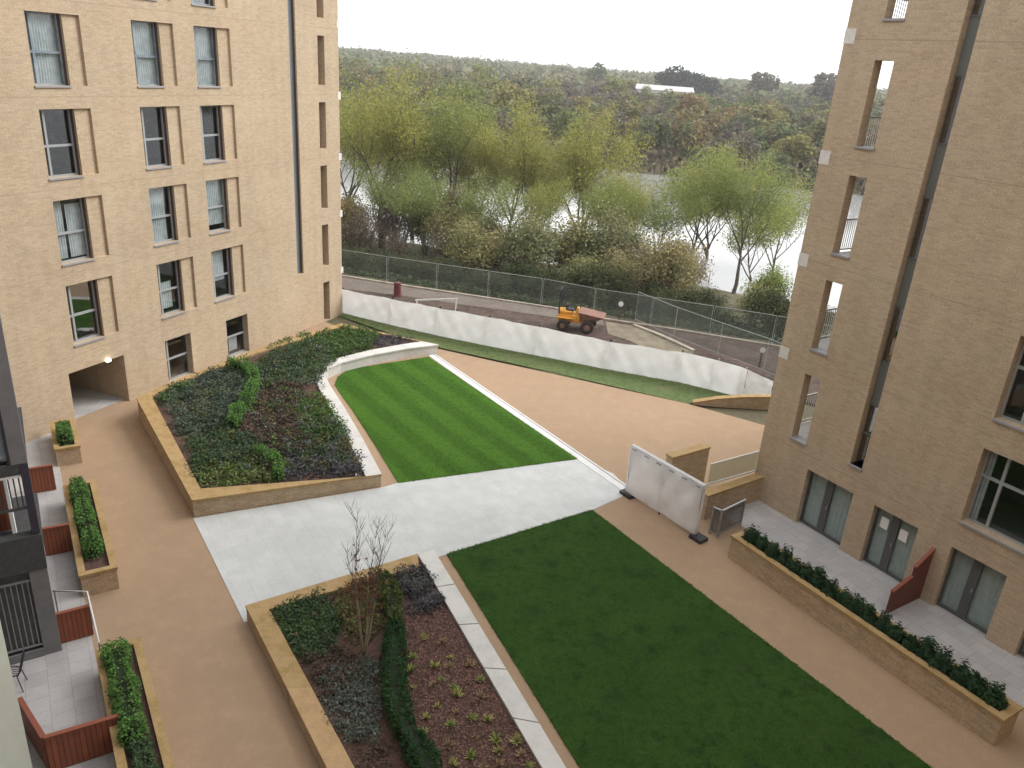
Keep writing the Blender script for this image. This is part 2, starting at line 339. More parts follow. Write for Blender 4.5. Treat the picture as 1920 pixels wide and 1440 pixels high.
# river
WAT = bpy.data.materials.new('river_water'); WAT.use_nodes = True
n = WAT.node_tree.nodes; L = WAT.node_tree.links; pb = n['Principled BSDF']
pb.inputs['Base Color'].default_value = (.34, .34, .33, 1); pb.inputs['Roughness'].default_value = .10; pb.inputs['IOR'].default_value = 1.9; pb.inputs['Specular IOR Level'].default_value = .9
tc = n.new('ShaderNodeTexCoord'); mp = n.new('ShaderNodeMapping'); mp.inputs['Scale'].default_value = (.35, 1.0, 1); tx = n.new('ShaderNodeTexNoise'); tx.inputs['Scale'].default_value = 1.3; tx.inputs['Detail'].default_value = 4
L.new(tc.outputs['Object'], mp.inputs[0]); L.new(mp.outputs[0], tx.inputs['Vector']); bp = n.new('ShaderNodeBump'); bp.inputs['Strength'].default_value = .12; bp.inputs['Distance'].default_value = .05
L.new(tx.outputs[0], bp.inputs['Height']); L.new(bp.outputs[0], pb.inputs['Normal'])
tag(MB().quad((-600, 45, -3), (600, 45, -3), (600, 175, -3), (-600, 175, -3)).build('river', WAT), 'pale grey river behind the willows', 'river', kind='structure')

# courtyard surfaces (each a few millimetres above the one below)
court = [at(*p) for p in [(825, 655), (1290, 757), (1432, 797)]]
sheet('gravel_path', ccw([(-34, -12), (34, -12), (34, 22), (15, 29.5)] + [tuple(p[:2]) for p in court[::-1]] + [tuple(at(640, 615)[:2]), (-13, 43), (-40, 52)]), 0.0, GRAVEL, label='tan bound gravel path of the courtyard')
GRASSB = mat('bank_grass', (.13, .18, .065), rough=1, noise=[(.5, (.16, .20, .08), .45, .65), (4, (.09, .125, .045), .45, .65), (.25, (.20, .17, .10), .6, .7)], bump=.8, bscale=30)
WF = [((643, 587), (643, 542)), ((735, 610), (735, 560)), ((823, 630), (823, 577)), ((915, 649), (912, 594)), ((1007, 667), (1002, 612)), ((1140, 693), (1134, 640)), ((1273, 717), (1266, 660)), ((1340, 733), (1332, 675)), ((1392, 746), (1385, 692)), ((1445, 741), (1438, 714))]
def rise(foot, top):           # height of a point straight above a ground point of the survey
    P = at(*foot); best = (1e9, 0)
    for k in range(20, 300):
        v = P + np.array([0, 0, k / 100]) - CPOS; e = abs(CY - F_PX * float(v @ Up) / float(v @ Fw) - top[1]); best = min(best, (e, k / 100))
    return best[1]
wf_bot = [(-30, 54.9), (-16, 47.0)] + [tuple(at(*f)[:2]) for f, t in WF]
hs_ = [2.0, 2.0] + [rise(f, t) for f, t in WF]
gs = [(-34, 50)] + [tuple(at(*p)[:2]) for p in [(640, 594), (740, 628), (825, 652), (1040, 699), (1290, 757), (1330, 755), (1445, 745)]]
sheet('grass_verge', ccw(gs + [(wf_bot[-1][0] + .4, wf_bot[-1][1] + .3)] + wf_bot[::-1][1:]), .006, GRASSB, label='worn green grass verge in front of the white sheeting')
# haul road and churned earth behind the sheeting
kb = [(-30, 56.3)] + [tuple(at(*p)[:2]) for p in [(645, 520), (740, 535), (900, 559), (1040, 580), (1130, 600), (1290, 624), (1460, 652)]] + [(22, 38.5)]
fr = [(-30, 55.0), (-16, 47.2)] + [(p[0] + .1, p[1] + .4) for p in wf_bot[2:]] + [(14, 34), (22, 32)]
sheet('bare_earth', ccw(fr + kb[::-1]), .03, MUD, label='churned brown earth behind the white sheeting')
rd_in = [(-30, 54.0)] + [tuple(at(*p)[:2]) for p in [(645, 543), (740, 554), (900, 577), (1045, 597), (1135, 612)]]
sheet('haul_road', ccw([(p[0], p[1] - .12) for p in kb[:6]] + rd_in[::-1]), .045, HAUL, label='grey brown track behind the white sheeting')
sheet('haul_road', ccw([tuple(at(*p)[:2]) for p in [(1135, 604), (1185, 612), (1300, 662), (1290, 700), (1180, 640), (1140, 628)]]), .05, mat('damp_clay', (.24, .20, .14), noise=[(1.2, (.16, .13, .095), .4, .6)], bump=.5, bscale=5), label='damp clay patch right of the yellow dumper')
def kerb(pts, wd, h, name, label, m=STONE):
    b = MB(); P = [np.array([*p[:2], 0.]) for p in pts]
    for a, c in zip(P[:-1], P[1:]):
        b.bar((a[0], a[1], h / 2), (c[0], c[1], h / 2), wd, h)
    return tag(b.build(name, m), label, 'kerb', kind='structure')
kerb(kb, .16, .13, 'kerb', 'pale edging along the back of the track', mat('pale_edging', (.46, .40, .33), noise=[(2, (.32, .27, .22), .4, .6)]))
kerb([at(1188, 612), at(1240, 632), at(1300, 660)], .22, .14, 'kerb', 'pale diagonal edging right of the dumper', mat('pale_edging_2', (.46, .42, .34), noise=[(2, (.34, .3, .25), .4, .6)]))

# paved crossing
pave = [tuple(at(*p)[:2]) for p in [(362, 972), (718, 914), (745, 906), (1085, 861), (1150, 888), (1172, 912), (1166, 932), (1110, 957), (838, 1040), (800, 1052), (700, 1080), (458, 1168)]]
sheet('paving', ccw(pave), .012, PAVE, label='pale grey paved crossing between the lawns')
# drain line: two white strips with a dark slot between
def strip(name, a0, a1, b1, b0, z, m, label, cat=None):
    return sheet(name, ccw([tuple(at(*p)[:2]) for p in (a0, a1, b1, b0)]), z, m, label=label)
A0, A1 = at(803, 667), at(1168, 922); u = (A1 - A0) / np.linalg.norm(A1 - A0); pr = np.array([-u[1], u[0], 0])
if pr[0] < 0: pr = -pr
def offs(o0, o1): return [tuple((A0 + pr * o0)[:2]), tuple((A1 + pr * o0)[:2]), tuple((A1 + pr * o1)[:2]), tuple((A0 + pr * o1)[:2])]
b = MB()
for o0, o1 in ((0, .30), (.34, .42)):
    q = offs(o0, o1); b.prism([(*p, 0) for p in ccw(q)], [(*p, .024) for p in ccw(q)])
dr = empty('drainage_channel', tuple(A0), 0, 'white stone drainage channel edging between striped lawn and gravel', 'drain')
def reparent(o, p):
    o.parent = p; o.matrix_parent_inverse = Matrix.Translation(-Vector(p.location)) if not p.rotation_euler.z else (Matrix.Translation(Vector(p.location)) @ Matrix.Rotation(p.rotation_euler.z, 4, 'Z')).inverted()
    return o
reparent(b.build('edging', mat('white_stone', (.70, .69, .68), noise=[(3, (.6, .59, .58), .4, .7)])), dr)
q = offs(.30, .34); reparent(MB().prism([(*p, 0) for p in ccw(q)], [(*p, .014) for p in ccw(q)]).build('grate', BLACKM), dr)

# lawns
def lawn_mat(name, c1, c2, stripes=None, patch=None):
    m = mat(name, c1, rough=1, spec=.1, noise=[(.5, c2, .35, .7), (5, tuple(x * .8 for x in c1), .45, .7), (60, tuple(x * 1.35 for x in c2), .5, .7)] + (patch or []), bump=.9, bscale=60)
    if stripes:
        t = m.node_tree; n = t.nodes; L = t.links; b = n['Principled BSDF']; src = b.inputs['Base Color'].links[0].from_socket
        tc = n.new('ShaderNodeTexCoord'); mp = n.new('ShaderNodeMapping'); mp.vector_type = 'POINT'; mp.inputs['Rotation'].default_value = (0, 0, stripes[0]); L.new(tc.outputs['Object'], mp.inputs[0])
        wv = n.new('ShaderNodeTexWave'); wv.inputs['Scale'].default_value = stripes[1]; wv.inputs['Distortion'].default_value = .6; wv.inputs['Detail'].default_value = 1; wv.inputs['Detail Scale'].default_value = .4
        L.new(mp.outputs[0], wv.inputs['Vector']); mr = n.new('ShaderNodeMapRange'); mr.inputs[1].default_value = .25; mr.inputs[2].default_value = .75; mr.inputs[3].default_value = .88; mr.inputs[4].default_value = 1.14; L.new(wv.outputs[0], mr.inputs[0])
        h = n.new('ShaderNodeHueSaturation'); L.new(src, h.inputs['Color']); L.new(mr.outputs[0], h.inputs['Value']); L.new(h.outputs[0], b.inputs['Base Color'])
    return m
LAWN1 = lawn_mat('striped_lawn', (.058, .14, .018), (.072, .165, .022), stripes=(math.radians(-37), .23))
LAWN2 = lawn_mat('shaded_lawn', (.034, .082, .015), (.050, .110, .022), patch=[(1.6, (.02, .052, .012), .52, .72), (.9, (.055, .095, .03), .62, .75)])  # darker copy of the lawn green: shade of the near building put into the colour
l1 = [(628, 722), (633, 708), (648, 697), (680, 689), (730, 681), (803, 670), (1082, 861), (747, 906), (700, 830), (660, 768), (636, 735)]
sheet('lawn', ccw([tuple(at(*p)[:2]) for p in l1]), .03, LAWN1, label='bright green lawn with mowing stripes beyond the paving', thick=.03)
l2 = [at(838, 1040), at(1110, 957)]; dn = (at(1745, 1440) - l2[1]); dn2 = (at(1087, 1440) - l2[0])
sheet('lawn', ccw([tuple(p[:2]) for p in (l2[0], l2[1], l2[1] + dn * 1.25, l2[0] + dn2 * 1.6)]), .03, LAWN2, label='lawn in front of the paving, shade put into its dark green', thick=.03)

def turf(pts, n, sd, m, lab, grow_=.03):
    r = np.random.default_rng(sd); a = np.array(pts); c = a.mean(0); P = poly_pts([tuple(c + (p - c) * (1 + grow_ / 4)) for p in a], (abs(poly_area(pts)) / n) ** .5, r); P3 = np.column_stack([P, r.uniform(.03, .045, len(P))])
    o = quads_obj('grass', leaf_quads(P3, .028, 2.2, 1.4, sd), m); tag(o, lab, 'grass', kind='stuff')
def poly_area(p): return sum(p[i][0] * p[(i + 1) % len(p)][1] - p[(i + 1) % len(p)][0] * p[i][1] for i in range(len(p))) / 2
TURFS = [([tuple(at(*p)[:2]) for p in l1], 26000, 801, LAWN1, 'short bright grass of the striped lawn'), ([tuple(p[:2]) for p in (l2[0], l2[1], l2[1] + dn * 1.1, l2[0] + dn2 * 1.2)], 45000, 802, LAWN2, 'short dark grass of the near lawn'), (ccw(gs + [(wf_bot[-1][0] + .4, wf_bot[-1][1] + .3)] + wf_bot[::-1][1:]), 22000, 803, GRASSB, 'rough grass tufts on the verge by the white sheeting')]
# ================================================================== BUILDINGS
def facade(b, x0, x1, z0, z1, ops):
    """front face at y=0 with rectangular openings (x0,x1,z0,z1,depth,back) and their reveals"""
    X = sorted({x0, x1} | {o[0] for o in ops} | {o[1] for o in ops}); Z = sorted({z0, z1} | {o[2] for o in ops} | {o[3] for o in ops})
    for i in range(len(X) - 1):
        for j in range(len(Z) - 1):
            cx, cz = (X[i] + X[i + 1]) / 2, (Z[j] + Z[j + 1]) / 2
            if any(o[0] < cx < o[1] and o[2] < cz < o[3] for o in ops): continue
            b.quad((X[i], 0, Z[j]), (X[i + 1], 0, Z[j]), (X[i + 1], 0, Z[j + 1]), (X[i], 0, Z[j + 1]))
    for (a, c, e, f, d, back, *sk) in ops:
        sk = sk[0] if sk else ''
        if 'l' not in sk: b.quad((a, 0, e), (a, d, e), (a, d, f), (a, 0, f))
        if 'r' not in sk: b.quad((c, d, e), (c, 0, e), (c, 0, f), (c, d, f))
        b.quad((a, 0, f), (a, d, f), (c, d, f), (c, 0, f)); b.quad((a, d, e), (a, 0, e), (c, 0, e), (c, d, e))
        if back: b.quad((a, d, e), (c, d, e), (c, d, f), (a, d, f))
def window(par, x0, x1, z0, z1, d, fm=LIGHTFRAME, gm=GLASS, trans=None, mull=None, curtain=None, sill=True, fw=.06, cm=None):
    f = MB(); y0, y1 = d - .07, d - .005
    f.box(x0, x0 + fw, y0, y1, z0, z1).box(x1 - fw, x1, y0, y1, z0, z1).box(x0 + fw, x1 - fw, y0, y1, z1 - fw, z1).box(x0 + fw, x1 - fw, y0, y1, z0, z0 + fw)
    if trans: zt = z0 + (z1 - z0) * trans; f.box(x0 + fw, x1 - fw, y0 - .004, y1, zt - .04, zt + .04)
    for mm in (mull or []):
        xm = x0 + (x1 - x0) * mm; f.box(xm - .04, xm + .04, y0 - .008, y1, z0 + fw, z1 - fw)
    fo = f.build('window', fm, par)
    MB().quad((x0 + fw, d - .03, z0 + fw), (x1 - fw, d - .03, z0 + fw), (x1 - fw, d - .03, z1 - fw), (x0 + fw, d - .03, z1 - fw)).build('pane', gm, fo)
    if sill: MB().box(x0 - .02, x1 + .02, -.05, d, z0 - .06, z0 - .002).build('sill', SILL, fo)
    if curtain:
        for (ca, cb, cz0, cz1) in curtain:
            k = max(6, int((cb - ca) * (x1 - x0) / .05)); c = MB(); xx = [x0 + (x1 - x0) * (ca + (cb - ca) * i / k) for i in range(k + 1)]
            for i in range(k):
                ya = d + .03 + (.03 if i % 2 else 0); yb = d + .03 + (0 if i % 2 else .03)
                za, zb = z0 + (z1 - z0) * cz0, z0 + (z1 - z0) * cz1
                c.quad((xx[i], ya, za), (xx[i + 1], yb, za), (xx[i + 1], yb, zb), (xx[i], ya, zb))
            c.build('curtain', cm or CURT, fo)
    return fo
def shell(b, x0, x1, y1, z0, z1):
    b.quad((x1, 0, z0), (x1, y1, z0), (x1, y1, z1), (x1, 0, z1)).quad((x0, y1, z0), (x0, 0, z0), (x0, 0, z1), (x0, y1, z1))
    b.quad((x1, y1, z0), (x0, y1, z0), (x0, y1, z1), (x1, y1, z1)).quad((x0, 0, z1), (x1, 0, z1), (x1, y1, z1), (x0, y1, z1))

# ---- left block
lb = empty('apartment_block', tuple(OL), AL, 'tall buff brick apartment block on the left with three columns of windows and an archway', 'building')
ops = []; WR = [(3.0, 5.25), (6.04, 8.28), (9.04, 11.29), (12.03, 14.27), (15.05, 17.3), (18.05, 20.3)]
WC = [(.53, 1.84, 2.51), (4.63, 5.89, 6.57), (7.62, 8.87, 9.59)]
for z0, z1 in WR:
    for a, m_, c in WC: ops += [(a, m_, z0, z1, .32, False), (m_, c, z0, z1, .1, True, 'l')]
ops += [(4.65, 6.06, .06, 1.97, .32, False), (8.18, 9.59, .06, 1.94, .32, False), (.12, 2.58, -.1, 2.0, 6.0, False), (13.34, 13.83, 3.03, 22.3, .5, False)]
NW = [(0.0, 2.17), (3.04, 5.25), (6.07, 8.26), (9.08, 11.31), (12.09, 14.33), (15.1, 17.3), (18.1, 20.3)]
for z0, z1 in NW: ops.append((15.43, 15.96, z0 + .02, z1, .5, False))
wl = MB(); facade(wl, -9, 17.1, -.1, 22.8, ops); shell(wl, -9, 17.1, 14, -.1, 22.8)
wl.build('wall', BR, lb)
JN = mat('mortar_joint', (.385, .295, .21))
for z in (2.62, 5.66, 8.66, 11.67, 14.67, 17.67):
    for xa, xb in ((-9, 13.34), (13.83, 17.0)): 
        if z < 3: xb = min(xb, 17.0)
        if not (z < 3 and xa > 13): MB().box(xa, xb if z > 3 else 17.0, -.003, .02, z, z + .018).build('movement_joint', JN, lb)
rv = MB()
for z0, z1 in WR:                              # dark brown face on each right jamb, recess shade put into its colour
    for a, m_, c in WC: MB().quad((m_ - .004, .1, z0), (m_ - .004, .32, z0), (m_ - .004, .32, z1), (m_ - .004, .1, z1)).build('jamb_shade', BROWNM, lb)
rv.quad((13.826, .08, 3.03), (13.826, .19, 3.03), (13.826, .19, 22.3), (13.826, .08, 22.3)).build('jamb_shade', BROWNM, lb)
rm = MB(); rm.quad((2.7, 3.2, 0), (17, 3.2, 0), (17, 3.2, 22), (2.7, 3.2, 22)); rm.quad((-8, 3.2, 2.3), (2.7, 3.2, 2.3), (2.7, 3.2, 22), (-8, 3.2, 22))
for k in range(7):
    z = 2.55 + 3.01 * k; rm.box(-8, 17, .55, 3.2, z, z + .3)
for x in (-8, 3.5, 7.2, 10.6, 12.9, 14.4, 17): rm.box(x, x + .1, .55, 3.2, 2.85, 22)
rm.build('room', ROOM, lb)
# archway lining
ar = MB(); ar.quad((.12, 6, -.1), (2.58, 6, -.1), (2.58, 6, 2.0), (.12, 6, 2.0)); ar.build('archway_end', ROOM, lb)
MB().quad((.12, .3, .004), (2.58, .3, .004), (2.58, 6, .004), (.12, 6, .004)).build('archway_floor', PATIO, lb)
LAMP = bpy.data.materials.new('lit_lamp'); LAMP.use_nodes = True; e = LAMP.node_tree.nodes['Principled BSDF']; e.inputs['Emission Color'].default_value = (1, .97, .9, 1); e.inputs['Emission Strength'].default_value = 6
MB().box(1.74, 1.90, -.1, -.002, 1.97, 2.07).build('lamp', LAMP, lb)
C_ = dict()
C_[(3, 0)] = [(.0, 1, 0, 1)]; C_[(3, 1)] = [(0, 1, .0, 1)]; C_[(3, 2)] = [(.35, 1, 0, 1)]
C_[(1, 0)] = [(0, .42, .05, 1), (.5, 1, .05, .9)]; C_[(1, 1)] = [(.0, .8, 0, 1)]; C_[(1, 2)] = [(.1, 1, .12, 1)]; C_[(0, 1)] = [(.3, .75, .1, .6)]; C_[(0, 2)] = [(.15, .8, .35, 1)]
for r, (z0, z1) in enumerate(WR):
    for c, (a, m_, e_) in enumerate(WC):
        window(lb, a, m_, z0, z1, .30, trans=.46, fm=LIGHTFRAME if r in (0, 1, 2) else BLUEGREY, gm=GLASS if (r, c) in C_ or r == 2 else GLASSR, curtain=C_.get((r, c)), mull=[.22] if r not in (1,) else None)
window(lb, 4.65, 6.06, .06, 1.97, .30, trans=.5, mull=[.2]); window(lb, 8.18, 9.59, .06, 1.94, .30, trans=.5, mull=[.15], curtain=[(.3, .7, .1, .5)])
for z0, z1 in NW: window(lb, 15.43, 15.96, z0 + .02, z1, .5, fm=BROWNM, sill=False)
sp = MB().box(13.34, 13.83, .2, .28, 3.03, 22.3); sp.build('glazing', mat('slot_glass_dark', (.22, .25, .28), rough=.25), lb)
bl = MB()
for z0, z1 in ((14.78, 15.12), (11.42, 11.79), (8.42, 8.76), (5.47, 5.81), (2.38, 2.70), (17.9, 18.3)): MB().box(16.98, 17.22, -.012, .9, z0, z1).build('slab_edge', WHITEB, lb)

# ---- right block
rb = empty('apartment_block', tuple(OR_), AR, 'tall buff brick apartment block on the right with narrow openings and glazed terrace doors', 'building')
ops = []; NR = [(2.84, 5.12), (5.98, 8.22), (9.07, 11.37), (12.2, 14.5), (15.55, 17.8), (18.7, 20.9)]
for z0, z1 in NR: ops.append((-.81, -.21, z0, z1, .35, False))
ops.append((1.45, 1.88, 2.95, 22.3, .36, False))
DR = [(.07, 1.82), (2.57, 4.02), (5.03, 6.57), (7.35, 8.9), (11.8, 13.4), (14.3, 15.9)]
for a, c in DR: ops.append((a, c, 0.0, 2.05, .27, False))
BG = []
for z0, z1 in ((2.90, 5.14), (6.02, 8.30), (9.1, 11.4), (12.2, 14.5), (15.4, 17.6), (18.5, 20.7)):
    for a, c in ((5.03, 6.9), (9.4, 11.2), (14.0, 15.9)): ops.append((a, c, z0, z1, .38, False)); BG.append((a, c, z0, z1))
wr = MB(); facade(wr, -1.94, 24, -.1, 22.8, ops)
for z in (2.5, 5.55, 8.65, 11.8, 15.02, 18.2):
    for xa, xb in ((-1.6 if z > 5 else -1.94, 1.45), (1.88, 24)):
        if z > 3 or xa < 0: MB().box(xa, xb if z > 3 else 24, -.003, .02, z, z + .018).build('movement_joint', JN, rb)
# screen wall returns, loggia and main body
wr.quad((-1.94, .35, -.1), (-1.94, 0, -.1), (-1.94, 0, 22.8), (-1.94, .35, 22.8))
b = wr
for (xa, xb, za, zb) in [(-1.94, -.81, -.1, 22.8), (-.21, 1.2, -.1, 22.8)]: b.quad((xb, .35, za), (xa, .35, za), (xa, .35, zb), (xb, .35, zb))
zz = [-.1] + [v for p in NR for v in p] + [22.8]
for i in range(0, len(zz), 2): b.quad((-.21, .35, zz[i]), (-.81, .35, zz[i]), (-.81, .35, zz[i + 1]), (-.21, .35, zz[i + 1]))
b.quad((1.2, 3.2, -.1), (1.2, .35, -.1), (1.2, .35, 22.8), (1.2, 3.2, 22.8))
b.quad((1.2, 3.2, -.1), (-1.94, 3.2, -.1), (-1.94, 3.2, 22.8), (1.2, 3.2, 22.8))
b.quad((-1.94, 12, -.1), (-1.94, 3.2, -.1), (-1.94, 3.2, 22.8), (-1.94, 12, 22.8))
b.quad((24, 0, -.1), (24, 12, -.1), (24, 12, 22.8), (24, 0, 22.8)).quad((24, 12, -.1), (-1.94, 12, -.1), (-1.94, 12, 22.8), (24, 12, 22.8))
b.quad((-1.94, 0, 22.8), (24, 0, 22.8), (24, 12, 22.8), (-1.94, 12, 22.8))
b.box(-1.94, 1.2, .35, 3.2, -.1, 2.4)
wr.build('wall', BR, rb)
sb = MB(); bl = MB()
for z in (2.4, 5.55, 8.6, 11.75, 15.05, 18.2): MB().box(-1.9, 1.2, .35, 3.2, z - .12, z + .12).build('balcony_slab', CONC, rb)
for z in (5.3, 8.42, 11.55, 14.9, 18.0): MB().box(-1.96, -1.6, -.012, .3, z, z + .40).build('slab_edge', WHITEB, rb)
for k, z in enumerate((2.52, 5.67, 8.72, 11.87, 15.17, 18.32)):
    r_ = MB(); r_.box(-1.9, -1.85, .4, 3.15, z + 1.05, z + 1.1).box(-1.9, -1.85, .4, 3.15, z + .08, z + .12)
    for i in range(26): y = .45 + i * .106; r_.box(-1.885, -1.865, y, y + .018, z + .12, z + 1.05)
    r_.build('railing', PALESTEEL, rb)
sm = MB()
for z0, z1 in NR: MB().box(-.84, -.18, -.05, .35, z0 - .06, z0 + .002).build('sill', SILL, rb)
MB().box(1.42, 1.91, -.06, .3, 2.89, 2.95).build('sill', SILL, rb)
# slot glazing
g = MB(); g.box(1.45, 1.88, .29, .33, 2.95, 22.3); g.build('glazing', glass_mat('slot_glass', refl=.28, trans=.5), rb)
SP = mat('grey_spandrel', (.17, .18, .165), rough=.5); s_ = MB(); fr_ = MB()
for k in range(6):
    z = 4.95 + 3.1 * k; MB().box(1.46, 1.87, .26, .29, z, z + 1.35).build('spandrel', SP, rb); fr_.box(1.45, 1.88, .24, .30, z - .05, z - .002).box(1.45, 1.88, .24, .30, z + 1.352, z + 1.40)
fr_.box(1.45, 1.88, .24, .30, 3.95, 4.0).box(1.84, 1.878, .2, .29, 2.95, 22.3); fr_.build('glazing_bar', DARKFRAME, rb)
rm = MB(); rm.quad((1.3, 3, 0), (23.9, 3, 0), (23.9, 3, 22), (1.3, 3, 22))
for k in range(7): rm.box(1.3, 23.9, .5, 3, 2.5 + 3.1 * k, 2.75 + 3.1 * k)
for x in (1.3, 4.5, 8.2, 11.5, 13.7): rm.box(x, x + .1, .5, 3, 0, 22)
rm.build('room', ROOM, rb)
for (a, c, z0, z1) in BG: window(rb, a, c, z0, z1, .36, fm=LIGHTFRAME, mull=[.3], trans=.62, fw=.05, curtain=[(.0, .12, 0, 1)] if z0 < 4 else None)
BLACKF = mat('dark_green_grey_frame', (.10, .105, .10), rough=.5)
for i, (a, c) in enumerate(DR):
    f = MB(); y0, y1 = .19, .25; fw = .055; xm = a + (c - a) * .46
    f.box(a, a + fw, y0, y1, .02, 2.05).box(c - fw, c, y0, y1, .02, 2.05).box(a + fw, c - fw, y0, y1, 2.0, 2.05).box(a + fw, c - fw, y0, y1, .02, .1).box(xm - .13, xm + .13, y0 - .004, y1, .1, 2.0)
    do = f.build('door', BLACKF, rb)
    MB().quad((a + fw, .23, .1), (c - fw, .23, .1), (c - fw, .23, 2.0), (a + fw, .23, 2.0)).build('pane', GLASSD, do)
    k = 22; cb = MB()
    for j in range(k):
        xa = a + .04 + (c - a - .08) * j / k; xb = a + .04 + (c - a - .08) * (j + 1) / k; ya, yb = (.28, .295) if j % 2 else (.295, .28)
        cb.quad((xa, ya, .03), (xb, yb, .03), (xb, yb, 2.02), (xa, ya, 2.02))
    cb.build('blind', BLIND, do)
    MB().box(xm + .05, xm + .09, y0 - .05, y0 - .004, .95, 1.08).build('handle', STEEL, do)
    if i == 1:
        MB().box(a + .2, a + .46, .215, .222, 1.35, 1.72).build('paper_notice', WHITE, do); MB().box(xm + .18, xm + .44, .215, .222, 1.28, 1.65).build('paper_notice', WHITE, do)

# ---- west block (balconies at the left edge) : local x along dA, y into the block
wb = empty('balcony_block', tuple(QW), AW, 'grey clad block with dark balconies at the left edge of the courtyard', 'building')
gcl = MB(); gcl.box(-14, 9.0, 1.6, 9, 0, 22.5); gcl.build('wall', GREYCOL, wb)
MB().box(-.0, .25, .0, .36, 0, 2.4).build('column', GREYCOL, wb)
MB().box(.0, .25, .0, .30, 5.1, 22.5).build('column', GREYCOL, wb)
MB().box(-.01, .25, .0, .16, 3.34, 5.1).build('post', mat('purple_black_post', (.045, .04, .055), rough=.5), wb)
MB().box(-.03, .25, -.01, 1.6, 2.4, 3.30).build('balcony_front', DARKDECK, wb)
MB().box(.25, 3.2, .0, 1.6, 2.4, 2.65).build('balcony_floor', DARKDECK, wb)
gr = MB(); gr.box(.04, .08, .36, 1.6, 2.1, 2.15).box(.04, .08, .36, 1.6, .3, .34)
for i in range(11): gr.box(.05, .07, .42 + i * .11, .44 + i * .11, .34, 2.1)
gr.build('railing', STEEL, wb)
MB().box(.12, .16, .36, 1.6, .0, 2.4).build('glazed_screen', mat('grey_screen', (.085, .09, .09), rough=.35, noise=[(4, (.12, .115, .12), .45, .6)]), wb)
MB().box(-.02, .04, .36, 1.55, .0, .22).build('upstand', GREYCOL, wb)
g2 = MB(); g2.box(.0, .05, .16, 1.6, 4.78, 4.83); g2.build('handrail', PALESTEEL, wb)
MB().box(.0, .06, .12, 1.6, 4.85, 5.1).build('balcony_edge', DARKDECK, wb); MB().box(.25, 3.2, .0, 1.6, 4.95, 5.1).build('balcony_floor', DARKDECK, wb)
g3 = MB()
for i in range(14): g3.box(.01, .03, .2 + i * .1, .23 + i * .1, 4.0, 4.78)
g3.box(.0, .04, .16, 1.6, 3.98, 4.04).build('balustrade', DARKDECK, wb)
MB().box(.05, .08, .34, 1.55, 5.25, 7.6).build('pane', BLUEGREY, wb); MB().box(.0, .1, .30, .36, 5.1, 12).build('glazing_bar', BLACKM, wb)
MB().box(.05, .08, .42, 1.55, 8.1, 12).build('pane', BLUEGREY, wb)
for z in (8, 11, 14, 17, 20): MB().box(.0, 3.2, .36, 1.6, z, z + .12).build('balcony_floor', DARKDECK, wb)
MB().box(1.2, 1.5, .5, .58, 2.66, 4.6).build('white_panel', WHITE, wb); MB().box(1.6, 1.65, .6, 1.5, 2.66, 4.0).build('red_panel', TIMBER, wb)

# ---- nearest building: pale pier at the lower-left corner, unseen block behind the camera, raised to shade the near ground
pf = at(70, 1480)
nb = empty('rendered_building', (float(pf[0]), float(pf[1]), 0), 0, 'pale cream rendered corner of the nearest building at the lower left', 'building')
MB().prism([(-3.5, -.2, 0), (-3.5, -2.6, 0), (-.3, -2.6, 0), (0, 0, 0)][::1], [(-3.5, -.2, 22), (-3.5, -2.6, 22), (-.3, -2.6, 22), (0, 0, 22)]).build('pier', CREAM, nb)
MB().box(-4, 44, -27, -13.0, 0, 27).build('wall', BR, nb)

# ================================================================== TERRACES
# right terrace paving + left patios
RTm = [OR_ + np.array([.547135, -.837044, 0]) * t + np.array([.837044, .547135, 0]) * y for t, y in ((-1.9, .3), (16, .3), (16, -1.75), (0.4, -1.75), (-1.2, -2.0))]
sheet('terrace_paving', ccw([tuple(p[:2]) for p in RTm]), .008, PATIO, label='grey terrace paving outside the glazed doors')
WPt = lambda u, w_: tuple((QW + dA * u + np.array([.837044, .547135, 0]) * w_)[:2])
sheet('patio_paving', ccw([WPt(-12, .68), WPt(13, .62), WPt(13, -1.6), WPt(-12, -1.6)]), .008, PATIO, label='grey patio paving between the balconies and the planters')

def ring_planter(name, outer, inner, zs, zi, label, cat='planter', wall_m=BR2, cope_m=COPE, soil_m=SOIL, soil_drop=.06, loc=None, copez=.07, skip=()):
    """outer/inner: lists of xy ; zs: top heights per vertex"""
    loc = loc or outer[0]; o = empty(name, (float(loc[0]), float(loc[1]), 0), 0, label, cat)
    n = len(outer); ox, oy = float(loc[0]), float(loc[1])
    c = MB(); wmesh = MB(); cx_, cy_ = sum(p[0] for p in outer) / n, sum(p[1] for p in outer) / n
    O = [(p[0] - ox, p[1] - oy) for p in outer]; I = [(p[0] - ox, p[1] - oy) for p in inner]
    for i in range(n):
        j = (i + 1) % n
        if i in skip: continue
        za, zb = zs[i], zs[j]
        c.prism([(*O[i], za - copez), (*O[j], zb - copez), (*I[j], zb - copez), (*I[i], za - copez)], [(*O[i], za), (*O[j], zb), (*I[j], zb), (*I[i], za)])
        # wall leaf slightly inside the coping
        s = .03
        def ins(P, Qp, t): return (P[0] + (Qp[0] - P[0]) * t, P[1] + (Qp[1] - P[1]) * t)
        a, b_ = ins(O[i], I[i], .1), ins(O[j], I[j], .1); a2, b2 = ins(O[i], I[i], .9), ins(O[j], I[j], .9)
        wmesh.prism([(*a, -.05), (*b_, -.05), (*b2, -.05), (*a2, -.05)], [(*a, za - copez - .001), (*b_, zb - copez - .001), (*b2, zb - copez - .001), (*a2, za - copez - .001)])
    wmesh.build('wall', wall_m, o); c.build('coping', cope_m, o)
    MB().add([(*p, zi[k] if hasattr(zi, '__len__') else zi) for k, p in enumerate(I)], [tuple(range(n))]).build('soil', soil_m, o)
    return o
